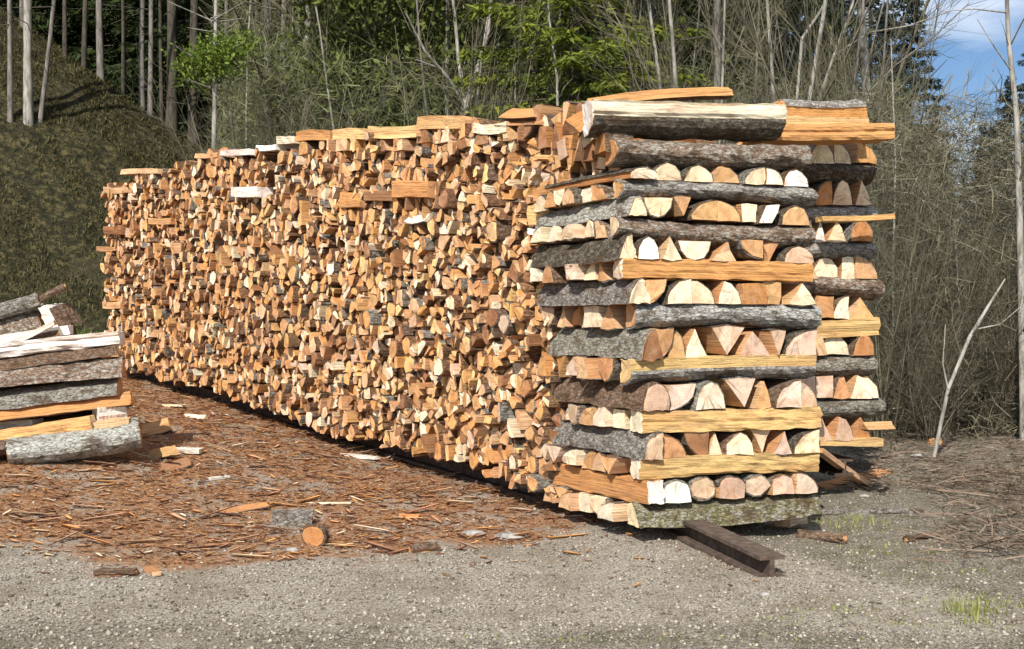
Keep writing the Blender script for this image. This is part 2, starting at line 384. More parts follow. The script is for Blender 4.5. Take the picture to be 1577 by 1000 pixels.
# --- near crib
heap = Heap()
CROSS = [  # xl, xr, yl, yr, thickness, kind, wood, bark
 (981, 1265, 795, 775, 37, 'frontlow', 'pale', 'mossy'), (985, 1263, 724, 712, 34, 'sq', 'yellow', 'grey'), (987, 1265, 650, 643, 36, 'sq', 'yellow', 'grey'),
 (973, 1258, 573, 565, 40, 'two', 'yellow', 'lichen'), (980, 1266, 487, 488, 42, 'front', 'tan', 'white'), (957, 1252, 413, 420, 32, 'sq', 'amber', 'grey'),
 (952, 1256, 347, 363, 32, 'front', 'pale', 'flaky'), (958, 1259, 289, 302, 30, 'front', 'tan', 'lichen'), (950, 1250, 229, 240, 44, 'front', 'orange', 'flaky')]
ENDS = [  # per layer: (centre px, width px, shape, colour, y centre, height px)
 [(1005,26,'sq','white'),(1042,43,'slab','white'),(1085,40,'round','pinkish'),(1127,43,'slab','pinkish'),(1168,40,'round','pinkish'),(1206,37,'slab','pinkish'),(1242,37,'qR','pinkish')],
 [(1002,30,'qL','pinkish'),(1037,40,'qR','tan'),(1074,38,'dqL','brown'),(1105,22,'tri','pale'),(1140,44,'dome','pale'),(1176,38,'dtri','pale'),(1205,30,'tri','pinkish'),(1241,42,'qL','pale')],
 [(1008,44,'dome','pinkish'),(1050,42,'dqR','pinkish'),(1095,48,'dome','pale'),(1142,50,'dtri','pinkish'),(1180,28,'tri','orange'),(1214,40,'qL','pinkish'),(1247,32,'qR','pinkish')],
 [(998,36,'triL','brown'),(1022,30,'dqR','tan'),(1045,28,'dome','orange'),(1077,38,'tri','pale'),(1123,54,'dtri','pinkish'),(1166,50,'tri','pinkish'),(1197,26,'dtri','pinkish'),(1236,52,'qL','pinkish')],
 [(981,34,'triL','pale'),(1008,32,'dqR','orange'),(1045,38,'qL','pale'),(1083,38,'qR','pale'),(1121,38,'triR','pale'),(1160,40,'sq','orange'),(1191,27,'sq','orange'),(1234,46,'tri','pale')],
 [(967,28,'triL','pale'),(998,34,'dome','white'),(1034,32,'tri','pale'),(1070,52,'cup','pale'),(1114,42,'tri','tan'),(1156,36,'dqL','orange'),(1188,28,'dtri','tan'),(1231,50,'dome','pinkish')],
 [(978,28,'triL','pale'),(1014,44,'cup','pale'),(1048,28,'dtri','tan'),(1085,42,'qL','orange'),(1126,40,'qR','orange'),(1157,24,'sq','pale'),(1184,36,'par','white'),(1228,46,'dome','tan')],
 [(985,40,'slab','pale'),(1030,46,'dome','pale'),(1077,46,'dome','pale'),(1121,44,'triR','orange'),(1160,32,'qL','pale'),(1191,28,'qR','pale'),(1230,42,'dome','white')]]
SIDEBARK = ['brown', 'grey', 'brown', 'grey', 'grey', 'dark', 'lichen', 'dark']
g_cross = 'logs laid crosswise in the near crib'; g_end = 'logs laid end-on in the near crib'
cz = []
for k, (xl, xr, yl, yr, th, kd, wd, bk) in enumerate(CROSS):
    pl = on_line(xl, A0, DF); pr = on_line(xr, A0, DF); zl = zat(yl, pl.y); zr = zat(yr, pr.y)
    h = .92 * th / F * pl.y; depth = h * R.uniform(1.0, 1.25)
    cz.append((zl, h))
    pl = pl + UP * zl; pr = pr + UP * zr; X = (pr - pl); ln = X.length; X.normalize(); A = X.cross(UP) * -1; U = A.cross(X) * 1
    if U.z < 0: U = -U
    if A.y < 0: A = -A
    desc = {0: 'mossy pale log, lowest of the near crib, laid above the steel beam', 1: 'bright yellow split log, second crosswise log up on the near crib front',
            2: 'bright yellow split log, third crosswise log up on the near crib front', 3: 'half yellow, half grey-barked log, fourth crosswise log up on crib front',
            4: 'white-speckled grey bark log halfway up the near crib front', 5: 'orange split log without bark above the halfway white-speckled log',
            6: 'flaky bark log with pale left end, seventh crosswise log up on crib front', 7: 'smooth grey bark log, second crosswise log from the top of crib front',
            8: 'rough reddish bark log with white flakes, topmost crosswise log of near crib'}[k]
    log_thing(kd, depth, h, pl + A * depth / 2, X, A, U, ln, wd, 'pale' if k in (1, 2, 5) else wd, bk, desc, g_cross, seg=26, n=12, rough=2.6 if kd == 'sq' else 1.7, taper=R.uniform(.95, 1.04))
    # the logs behind it, whose cut ends show on the crib's left side
    s = .05 + depth; i = 1
    while s < (.78 if k < 8 else .0):
        wq = R.uniform(.085, .14); hh = h * R.uniform(.8, 1.0) if k else h * .85
        kk = R.choice(['tri', 'dome', 'qL', 'qR', 'sq', 'dtri', 'triR', 'cup']); cc = R.choice(['pale', 'tan', 'pinkish', 'tan', 'pinkish', 'pale', 'orange'] if k else ['orange', 'tan', 'pale'])
        O = pl + D1 * (s + wq / 2) + UP * (R.uniform(-.5, .5) * .012) - X * R.uniform(-.03, .03)
        log_thing(kk, wq * 1.02, hh, O, X, D1, UP, ln - .02, cc, cc, R.choice(['grey', 'brown', 'dark', 'flaky']), f'{SHADE[cc]} {SHAPE[kk]} log end, {ORD[i]} from corner on crib left side, {ORD[k]} crosswise layer', g_cross, seg=3)
        s += wq; i += 1
for k, lay in enumerate(ENDS):
    z0, h0 = cz[k]; z1, h1 = cz[k + 1]
    bot_l = CROSS[k][2] - CROSS[k][4] * .46; bot_r = CROSS[k][3] - CROSS[k][4] * .46
    top_l = CROSS[k + 1][2] + CROSS[k + 1][4] * .46; top_r = CROSS[k + 1][3] + CROSS[k + 1][4] * .46
    for i, (px, pw, kd, cc) in enumerate(lay):
        t = (px - 975) / 285; yb = bot_l + (bot_r - bot_l) * t; yt = top_l + (top_r - top_l) * t
        p = on_line(px, A0, DF); h = (yb - yt) / F * p.y; wq = pw / F * p.y * 1.03
        full = h + .006; h *= R.uniform(.86, 1.0) if i else 1.0
        if kd in ('slab',) and k == 7: h *= .6
        hang = kd in ('cup', 'dtri', 'dqL', 'dqR')
        z = zat(yb, p.y) + h / 2 + (full - h if hang and R.random() < .5 else 0)
        O = p + UP * z + D1 * R.uniform(-.015, .02)
        if i == 0: O = O - D1 * .02
        pos = 'leftmost' if i == 0 else 'rightmost' if i == len(lay) - 1 else ORD[i] + ' from left'
        log_thing(kd, wq, h, O, D1, DF, UP, .84 + R.uniform(-.03, .03), 'tan' if i else R.choice(['tan', 'orange']), cc, SIDEBARK[k] if i == 0 else R.choice(['brown', 'grey', 'brown', 'dark']),
                  f'{SHADE[cc]} {SHAPE[kd]} log end, {pos}, {ORD[k]} end-on layer, near crib', g_end, seg=20 if i == 0 else 3, n=10 if i == 0 else 6, rough=1.5 if i == 0 else 1, taper=R.uniform(.92, 1.02))

# --- far crib of the second row, seen past the near one
A2 = Vector((1.10, 6.18, 0)); DF2 = DF
g_far = 'logs of the far crib'
FARC = [(684, 12, 'sq', 'yellow', 'grey', 1361), (628, 30, 'front', 'tan', 'grey', 1364), (563, 32, 'front', 'tan', 'grey', 1352), (503, 24, 'sq', 'yellow', 'grey', 1355), (443, 28, 'front', 'tan', 'flaky', 1361),
        (384, 24, 'front', 'tan', 'lichen', 1352), (327, 24, 'front', 'tan', 'lichen', 1353), (265, 27, 'front', 'tan', 'dark', 1348)]
FARE = [[(1270,30,'tri','pinkish'),(1300,34,'triR','pinkish'),(1334,34,'tri','orange')], [(1272,30,'sq','pinkish'),(1297,28,'triL','tan'),(1334,50,'triR','pale')],
        [(1290,50,'dome','pale'),(1332,36,'dome','orange')], [(1274,30,'sq','tan'),(1299,26,'qL','pale'),(1333,44,'tri','orange')],
        [(1277,44,'dome','pale'),(1308,22,'sq','pale'),(1336,38,'qR','tan')], [(1267,20,'tri','white'),(1293,34,'tri','pale'),(1328,38,'dome','orange')],
        [(1270,28,'qL','orange'),(1299,34,'dome','pale'),(1331,28,'tri','pale')], [(1268,42,'dome','pale'),(1303,28,'qR','pale'),(1336,36,'qR','orange')]]
descC = ['thin yellow slab at the foot of the far crib', 'smooth grey bark log, lowest barked log of the far crib', 'brown-grey rough bark log in the lower far crib', 'bare yellow split log halfway down the far crib',
         'flaky bark log of the far crib, just above its halfway yellow log', 'thin pale grey bark log in the upper far crib', 'grey-white bark log, third layer from top of the far crib', 'dark grey bark log, topmost of the far crib']
prev = None
for k, (y, th, kd, wd, bk, xr) in enumerate(FARC):
    pr = on_line(xr, A2, DF2); pl = pr - DF2 * 1.0; z = zat(y, pr.y - .05); h = th / F * pr.y * 1.05
    dpt = max(.09, h * 1.1)
    log_thing(kd, dpt, h, pl + UP * z + Vector((-DF2.y, DF2.x, 0)) * dpt / 2, DF2, Vector((-DF2.y, DF2.x, 0)), UP, 1.0, wd, wd, bk, descC[k], g_far, seg=20, n=10, rough=1.6)
    s = .04 + dpt
    while s < .95:
        wq = R.uniform(.09, .14)
        P_, B_ = profile(R.choice(['tri', 'dome', 'sq', 'qR']), wq, h * .95, R); cc = R.choice(TAN + PNK + PALE)
        heap.add(log_geo(P_, B_, pl + UP * z + D1 * (s + wq / 2), DF2, D1, UP, 1.0, R, vary(cc, R), vary(cc, R), (.15, .1, .06), .2, 2, shell=False)[0]); s += wq
for k, lay in enumerate(FARE):
    yb = FARC[k][0] - FARC[k][1] / 2; yt = FARC[k + 1][0] + FARC[k + 1][1] / 2 if k < 7 else 220
    for i, (px, pw, kd, cc) in enumerate(lay):
        p = on_line(px, A2, DF2); h = (yb - yt) / F * p.y * 1.0; z = zat(yb, p.y) + h / 2
        pos = ['left', 'middle', 'right'][i] if len(lay) == 3 else ['left', 'right'][i]
        log_thing(kd, pw / F * p.y, h, p + UP * z + D1 * R.uniform(0, .03), D1, DF2, UP, 1.0, 'tan', cc, R.choice(['brown', 'grey']), f'{SHADE[cc]} {SHAPE[kd]} log end, {pos} one, {ORD[k]} end-on layer, far crib', g_far, seg=3)
    for q in range(4):   # the ones hidden behind the near crib
        p = on_line(lay[0][0], A2, DF2) - DF2 * (.13 * (q + 1)); h = (yb - yt) / F * p.y
        P_, B_ = profile(R.choice(['tri', 'dome', 'sq', 'qR']), .125, h, R); cc = R.choice(TAN + PNK + PALE)
        heap.add(log_geo(P_, B_, p + UP * (zat(yb, p.y) + h / 2), D1, DF2, UP, 1.0, R, vary(cc, R), vary(cc, R), (.15, .1, .06), .2, 2, shell=False)[0])

# --- long face: round logs cut in a cell pattern, each then split into halves and wedges
def clip(poly, n, c):   # keep points with n.p <= c ; poly = list of (x,y,barkflag of following edge)
    out = []
    for i in range(len(poly)):
        p, q = poly[i], poly[(i + 1) % len(poly)]
        dp = n[0] * p[0] + n[1] * p[1] - c; dq = n[0] * q[0] + n[1] * q[1] - c
        if dp <= 0: out.append(p)
        if (dp < 0 < dq) or (dq < 0 < dp):
            t = dp / (dp - dq); X_ = (p[0] + (q[0] - p[0]) * t, p[1] + (q[1] - p[1]) * t)
            out.append((X_[0], X_[1], p[2] if dp > 0 else None))
    # edges created by the cut carry None
    return out
def cells(L0, L1, top, r, size, tall=1.3):
    pts = []; v = 0; top_ = top; top = lambda u: top_(u) / tall
    row = 0
    while v < 2.6 / tall:
        u = L0 - size + (row % 2) * size / 2
        while u < L1 + size:
            pts.append((u + r.uniform(-.34, .34) * size, v + r.uniform(-.3, .3) * size)); u += size * r.uniform(.82, 1.12)
        v += size * .88; row += 1
    P = np.array(pts); out = []
    for i, p in enumerate(P):
        if not (L0 - .02 < p[0] < L1 + .02 and p[1] < top(p[0]) and p[1] > size * .2): continue
        s = size; poly = [(p[0] - s, p[1] - s, 1), (p[0] + s, p[1] - s, 1), (p[0] + s, p[1] + s, 1), (p[0] - s, p[1] + s, 1)]
        d = np.hypot(P[:, 0] - p[0], P[:, 1] - p[1])
        for j in np.argsort(d)[1:16]:
            n = P[j] - p; c = (n @ (P[j] + p)) / 2; poly = [(a, b, 1 if f is None else f) for a, b, f in clip(poly, n, c)]
            if len(poly) < 3: break
        poly = [(a, max(b, .0), 1) for a, b, f in poly]
        # split
        pieces = [poly]
        for _ in range(r.choice([0, 1, 1, 2, 2])):
            nxt = []
            for q in pieces:
                cx = sum(a[0] for a in q) / len(q); cy = sum(a[1] for a in q) / len(q)
                th = r.uniform(0, math.pi); n = (math.cos(th), math.sin(th)); c = n[0] * cx + n[1] * cy + r.uniform(-.01, .01)
                for nn, ccx in ((n, c), ((-n[0], -n[1]), -c)):
                    h = [(a, b, 0 if f is None else f) for a, b, f in clip(q, nn, ccx)]
                    if len(h) >= 3: nxt.append(h)
            pieces = nxt
        out += [[(a, b * tall, f) for a, b, f in q] for q in pieces]
    return out
def top_table(P, D):
    xs = [860, 800, 740, 700, 660, 600, 560, 500, 450, 400, 340, 300, 250, 200, 180, 158]
    ys = [212, 205, 200, 205, 205, 216, 216, 222, 232, 246, 250, 254, 266, 276, 284, 300]
    us, vs = [], []
    for x, y in zip(xs, ys):
        q = on_line(x, P, D); us.append((q - P).dot(D)); vs.append(zat(y, q.y) - ground_z(q.x, q.y) - .09)
    return us, vs
TU, TV = top_table(Q0, DL)
jig = [R.uniform(-.03, .03) for _ in range(40)]
def top_long(u): return float(np.interp(u, TU, TV)) + jig[int(max(0, u) * 5) % 40]
def base_long(u):
    p = Q0 + DL * u; return ground_z(p.x, p.y) + .09 + .02 * math.sin(u * 2.1)
CW = ['pale', 'tan', 'amber', 'tan', 'tan', 'yellow', 'pale', 'tan', 'amber', 'brown', 'tan', 'amber', 'tan', 'pale', 'orange', 'pinkish', 'tan', 'brown', 'amber']
CW2 = ['tan', 'orange', 'tan', 'amber', 'brown', 'orange', 'tan', 'tan', 'brown', 'pale', 'amber']
def build_face(pieces, P, D, inward0, inward, r, n_things, base, tgroup=None, blend=1.0, jitter=.034):
    def key(q):
        u = sum(a[0] for a in q) / len(q); area = abs(sum(q[i][0] * q[(i + 1) % len(q)][1] - q[(i + 1) % len(q)][0] * q[i][1] for i in range(len(q)))) / 2
        Y = (P + D * u).y; return -area / Y ** 3
    pieces.sort(key=key)
    for k, q in enumerate(pieces):
        cu = sum(a[0] for a in q) / len(q); cv = sum(a[1] for a in q) / len(q)
        g = .93 + r.uniform(-.14, .07); rot = r.gauss(0, .16); cs, sn = math.cos(rot), math.sin(rot)
        prof = []
        for a, b, f in q:
            x, y = (a - cu) * g, (b - cv) * g; prof.append((x * cs - y * sn, x * sn + y * cs, f))
        # round the barked side a little
        Pp, Bb = [], []
        for i, (a, b, f) in enumerate(prof):
            a2, b2, _ = prof[(i + 1) % len(prof)]; Pp.append((a, b)); Bb.append(f)
            L_ = math.hypot(a2 - a, b2 - b)
            if f and L_ > .03:
                mxp = (a + a2) / 2, (b + b2) / 2; m = math.hypot(*mxp) or 1; Pp.append((mxp[0] * (1 + .10), mxp[1] * (1 + .10))); Bb.append(f)
        if len(Pp) < 3: continue
        t = min(1, max(0, cu / blend)); X = (inward0 * (1 - t) + inward * t).normalized()
        X = (X + Vector((r.gauss(0, .02), r.gauss(0, .02), r.gauss(0, .012)))).normalized()
        out = r.gauss(0, jitter); out = max(-.07, min(.06, out))
        O = P + D * cu + UP * (base(cu) + cv) - X * out
        far = sstep(1.5, 5.2, cu) * .55 + sstep(1.35, 1.9, cv) * .5; c = r.choice(CW2 if r.random() < far else CW); wood = vary(r.choice(COL[c]), r, .15); endc = vary(r.choice(COL[c]), r, .15)
        bk = r.choice(['warm', 'warm', 'warm', 'brown', 'warm', 'grey'])
        ln = r.uniform(.95, 1.02)
        if k < n_things:
            body, bark = log_geo(Pp, Bb, -X * ln / 2, X, D, UP, ln, r, wood, endc, vary(BK[bk][0], r, .2), BK[bk][1], 2)
            o = put('firewood_log', poly_mesh('firewood_log', body[0], body[1], WM, body[2], body[3], body[4])); o.location = O + X * ln / 2
            if bark: put('bark', poly_mesh('bark', bark[0], bark[1], [BARK], None, bark[3], bark[4]), o)
            THINGS[0] += 1
            hgt = ['low in', 'below the middle of', 'halfway up', 'high in', 'near the top of'][min(4, int(cv / .42))]
            where = 'by the crib' if cu < .7 else 'left of the crib' if cu < 1.6 else 'midway along the stack' if cu < 3.2 else 'towards the far end'
            shp = 'triangular' if len(q) == 3 else 'squarish' if len(q) == 4 else 'chunky'
            tag(o, f'{SHADE[c]} {shp} log end {hgt} long face {where}', 'firewood', f'{SHADE[c]} {shp} log ends {hgt} the long face')
        else:
            heap.add(log_geo(Pp, Bb, O, X, D, UP, ln, r, wood, endc, vary(BK[bk][0], r, .2), BK[bk][1], 1, shell=False)[0])
face_pieces = cells(-.04, LEN, top_long, R, .070)
print('face pieces', len(face_pieces), 'things so far', THINGS[0])
N_FACE = 100
build_face(face_pieces, Q0, DL, DF, DN, R, N_FACE, base_long)
# right-hand row behind (its face looks away to the right)
Q2 = B0 + D1 * 1.35 + DF * .62; top2 = lambda u: 1.9 + .05 * math.sin(u * 3)
sec = cells(0, LEN - .6, top2, R, .17)
def base2(u):
    p = Q2 + DL * u; return ground_z(p.x, p.y) + .1
build_face(sec, Q2, DL, -DN, -DN, R, 0, base2)
hp = heap.build('stacked_firewood')
tag(hp, 'densely stacked split firewood making up the rest of the long pile', 'firewood', None, 'stuff')

# --- odd blocks lying lengthwise in the face and along the top
def lying(px0, px1, y, th, wood, bark, label, kind='sq', lift=.05, group='odd logs lying lengthwise in the long face', dy=0, length=None, seg=4, depth=.12, P=Q0, D=DL, taper=None):
    Pp = P - DN * lift; a = on_line(px0, Pp, D); b = on_line(px1, Pp, D)
    a = a + UP * zat(y, a.y); b = b + UP * zat(y + dy, b.y); X = (b - a); ln = X.length; X.normalize()
    if px0 > px1: pass
    U = UP; h = th / F * a.y
    n = DN
    return log_thing(kind, depth, h, a + n * depth / 2, X, n, U, ln, wood, wood, bark, label, group, seg=seg, rough=1.2, taper=taper)
gl = 'odd logs lying lengthwise in the long face'
lying(603, 658, 291, 26, 'orange', 'brown', 'orange split block lying sideways high in the middle of the long face', lift=.07)
lying(820, 912, 300, 20, 'orange', 'brown', 'long orange split piece poking from the face just left of the near crib', lift=.06, P=Q0 + DN * -.02)
lying(812, 850, 332, 30, 'yellow', 'brown', 'yellow blocky piece under the long orange one beside the near crib', lift=.05)
lying(812, 846, 356, 9, 'white', 'brown', 'thin whitish slat under the yellow blocky piece beside the near crib', lift=.05)
lying(355, 396, 295, 15, 'white', 'brown', 'bright white block lying sideways high in the left half of the long face', lift=.09)
lying(524, 552, 308, 24, 'orange', 'brown', 'short orange-yellow block left of the sideways orange split block', lift=.06)
lying(560, 604, 302, 14, 'brown', 'brown', 'dark brown slat between two orange blocks high in the long face', lift=.05)
lying(622, 650, 334, 14, 'white', 'grey', 'small white chunk below the sideways orange split block', lift=.06, kind='tri')
lying(228, 262, 340, 10, 'orange', 'brown', 'thin orange slat near the far end, upper part of the face', lift=.06)
lying(158, 190, 292, 9, 'tan', 'grey', 'tan slab on the far top corner of the stack', lift=.04)
lying(160, 186, 355, 12, 'brown', 'grey', 'brown slab in the upper far corner of the long face', lift=.05)
lying(148, 176, 383, 7, 'tan', 'grey', 'thin slat sticking out to the left at the far corner', lift=.03)
lying(158, 186, 470, 10, 'tan', 'grey', 'short slab halfway up the far corner', lift=.05)
gt = 'logs laid along the top of the stack'
tops = [(455, 508, 211, 15, 'orange', 'yellow-orange block on top, second from the left of the row of blocks'), (512, 562, 208, 16, 'yellow', 'yellow-topped block on the stack top between two orange ones'),
        (567, 640, 204, 18, 'yellow', 'long yellow-edged block on the stack top, left of the highest block'), (642, 712, 190, 20, 'orange', 'big orange block standing highest in the middle of the stack top'),
        (425, 450, 216, 12, 'pale', 'small pale block starting the row of blocks on the stack top'), (340, 385, 235, 9, 'white', 'thin white slat on the left part of the stack top'),
        (395, 424, 228, 9, 'white', 'short white slat just left of the row of blocks on top'), (728, 782, 197, 14, 'pale', 'pale flat block on top, right of the highest orange block'),
        (762, 830, 186, 14, 'tan', 'tan flat block under the humped piece on the stack top'), (765, 822, 172, 18, 'orange', 'humped orange-brown piece on the stack top, left of the crib'),
        (300, 336, 240, 7, 'tan', 'thin tan slat at the left of the stack top'), (186, 240, 265, 8, 'tan', 'thin tan slat on the far left of the stack top')]
for i, (a, b, y, th, wd, lab) in enumerate(tops):
    lying(a, b, y, th, wd, 'brown', lab, kind='tri' if 'humped' in lab else 'sq', lift=.02, group=gt, dy=-1.5, depth=.2)
# blocks under those, set end-on, so that the row rests on something
for px, y, w_, h_, kd, cc in [(470,228,.12,.09,'dome','orange'),(530,224,.12,.08,'sq','tan'),(548,222,.07,.08,'sq','yellow'),(590,222,.12,.09,'tri','brown'),(618,222,.12,.08,'qL','tan'),(655,210,.13,.08,'dome','brown'),(686,208,.13,.09,'qR','pale'),
                       (715,214,.12,.1,'tri','brown'),(745,212,.12,.08,'dome','brown'),(790,204,.13,.08,'tri','tan'),(812,204,.12,.09,'dqL','brown')]:
    p = on_line(px, Q0, DL); log_thing(kd, w_, h_, p + UP * zat(y, p.y) - DN * .02, DN, DL, UP, 1.0, 'tan', cc, 'brown', f'{SHADE[cc]} {SHAPE[kd]} end propping the row of blocks on the stack top', gt, seg=3)

# --- jumble where the long face meets the crib top
gj = 'jumbled logs at the top where the crib begins'
JB = []
rj = random.Random(21)
for py in (178, 196, 212, 230, 248, 266, 284):
    x = 836 + rj.uniform(-6, 4); lim = 905 if py < 200 else 930 if py < 240 else 950
    while x < lim:
        JB.append((x, py + rj.uniform(-5, 5), rj.uniform(.055, .085), rj.uniform(.09, .14), rj.choice(['tri', 'dtri', 'sq', 'dome', 'triL', 'qR']), rj.choice(['brown', 'orange', 'tan', 'tan', 'pinkish', 'pale', 'orange', 'brown']))); x += rj.uniform(15, 22)
for i, (px, y, w_, h_, kd, cc) in enumerate(JB):
    p = on_line(px, A0 + D1 * .06, D1); X = (DN + DF * .4 + Vector((rj.gauss(0, .08), rj.gauss(0, .08), rj.gauss(0, .05)))).normalized()
    H = UP.cross(X).normalized(); H = H if H.x < 0 else -H; a = rj.gauss(0, .3); Dh = H * math.cos(a) + UP * math.sin(a); Uh = UP * math.cos(a) - H * math.sin(a)
    hor = 'left part' if px < 865 else 'right part' if px > 900 else 'middle'; lev = ['top', 'upper', 'central', 'lower'][min(3, int((y - 170) / 30))]
    log_thing(kd, w_, h_, p + UP * zat(y, p.y) + X * rj.uniform(-.03, .05), X, Dh, Uh, .7, 'orange' if cc != 'pale' else 'tan', cc, 'brown', f'{SHADE[cc]} {SHAPE[kd]} piece, {lev} {hor} of the jumble beside the crib top', gj, seg=3)
# --- loose logs lying on top of the cribs
gtop = 'long logs lying on top of the cribs'
def free_log(x0, y0, Y0, x1, y1, Y1, th, kind, wood, end, bark, label, group, depth=None, seg=8, rough=1.3, taper=1.0, bend=None):
    a = at(x0, y0, Y0); b = at(x1, y1, Y1); X = b - a; ln = X.length; X.normalize(); A = UP.cross(X); A.normalize()
    if A.y < 0: A = -A
    U = X.cross(A)
    if U.z < 0: U = -U
    h = th / F * Y0; depth = depth or h * 1.3
    return log_thing(kind, depth, h, a, X, A, U, ln, wood, end, bark, label, group, seg=seg * 3 if seg >= 8 else seg, n=10 if seg >= 8 else 6, rough=rough, taper=taper, bend=bend)
free_log(906, 182, 5.46, 1199, 188, 5.72, 50, 'two', 'pale', 'white', 'dark', 'pale yellow split log with dark mossy bark underneath, lying on near crib top', gtop, depth=.15)
free_log(925, 218, 5.50, 968, 222, 5.54, 36, 'dome', 'orange', 'orange', 'brown', 'stubby orange log end poking out above the rough bark log', gtop, depth=.14, seg=3)
free_log(905, 160, 5.75, 1122, 142, 6.0, 16, 'tri', 'orange', 'orange', 'brown', 'thin orange splinter-like log pointing up right behind the pale top log', gtop, depth=.1)
free_log(1198, 170, 6.1, 1321, 171, 6.3, 30, 'slab', 'amber', 'amber', 'lichen', 'orange split log with grey bark on top, highest at the right', gtop, depth=.14)
free_log(1196, 189, 6.0, 1325, 192, 6.22, 14, 'sq', 'yellow', 'yellow', 'grey', 'thin yellow slab between two orange logs on the right top', gtop, depth=.13)
free_log(1150, 206, 5.86, 1363, 204, 6.18, 27, 'sq', 'amber', 'amber', 'brown', 'long orange split log jutting out furthest right on top', gtop, depth=.14)
free_log(1262, 338, 6.2, 1371, 334, 6.3, 8, 'sq', 'amber', 'amber', 'brown', 'thin reddish slat sticking out right under a grey far crib log', g_far, depth=.1)
free_log(1330, 656, 6.26, 1374, 654, 6.3, 11, 'tri', 'orange', 'tan', 'brown', 'small splinter end sticking out right at the far crib foot', g_far, depth=.08, seg=3)
free_log(875, 196, 5.7, 955, 160, 5.9, 22, 'tri', 'orange', 'brown', 'brown', 'tilted dark orange wedge leaning at the left end of the pale top log', gtop, depth=.14, seg=4)

# ------------------------------------------------------------------ steel beams under the stack
RUST = noise_mat('rusty_steel', [(.3, (.045, .03, .024)), (.5, (.085, .06, .046)), (.7, (.15, .11, .09))], 30, None, .4, .003)
def beam(a, b, label):
    d = (b - a); ln = math.hypot(d.x, d.y); X = d.normalized(); A = Vector((-X.y, X.x, 0)).normalized(); U = A.cross(X); U = U if U.z > 0 else -U
    o = empty('steel_beam', a); tag(o, label, 'steel beam', 'beams carrying the stack')
    def bx(name, a0, a1, u0, u1):
        V = [X * x + A * y + U * z for x in (0, d.length) for y in (a0, a1) for z in (u0, u1)]
        put(name, poly_mesh(name, V, [(0, 1, 3, 2), (4, 6, 7, 5), (0, 4, 5, 1), (2, 3, 7, 6), (0, 2, 6, 4), (1, 5, 7, 3)], [RUST]), o)
    bx('top_flange', -.055, .055, .082, .098); bx('web', -.010, .010, .0165, .0815); bx('bottom_flange', -.06, .06, 0, .016)
e0 = Vector((1.055, 4.74, 0)); dr = Vector((-.27, .963, 0)).normalized()
def gz(p, k=0): return Vector((p.x, p.y, ground_z(p.x, p.y) + k))
beam(gz(e0, -.012), gz(e0 + dr * 2.3, -.03), 'rusty steel beam jutting out from under the near crib')
s0 = Q0 + DN * .22 + DL * .1
for i in range(2):
    beam(gz(s0 + DL * (2.85 * i), -.005), gz(s0 + DL * (2.85 * (i + 1) - .05), -.005), ['shaded steel beam under the near half of the long face', 'shaded steel beam under the far half of the long face'][i])
beam(gz(B0 - DF * .2 + D1 * .25, .0), gz(B0 - DF * .2 + D1 * 2.2, 0), 'short beam in the dark gap under the right side of the near crib')
beam(gz(Vector((1.85, 6.5, 0)), .12), gz(Vector((1.3, 8.1, 0)), .1), 'beam in the dark gap under the far crib')
# packing pieces under the cribs
free_log(1205, 800, 5.75, 1232, 795, 5.85, 22, 'sq', 'pinkish', 'pinkish', 'grey', 'small grey-brown packing block under the right end of near crib', 'packing wood under the cribs', seg=2)
free_log(1258, 756, 6.8, 1362, 730, 7.25, 14, 'sq', 'tan', 'tan', 'brown', 'weathered slab lying on the ground in front of the far crib', 'packing wood under the cribs', depth=.12, rough=1.5, bend=0)
free_log(1262, 724, 7.5, 1350, 714, 7.6, 12, 'dome', 'brown', 'brown', 'dark', 'dark bark strip in the gap under the far crib', 'packing wood under the cribs', depth=.14)
free_log(1262, 694, 6.32, 1338, 748, 6.8, 8, 'sq', 'tan', 'tan', 'grey', 'thin slanting slat in the gap under the far crib', 'packing wood under the cribs', depth=.05, seg=3)

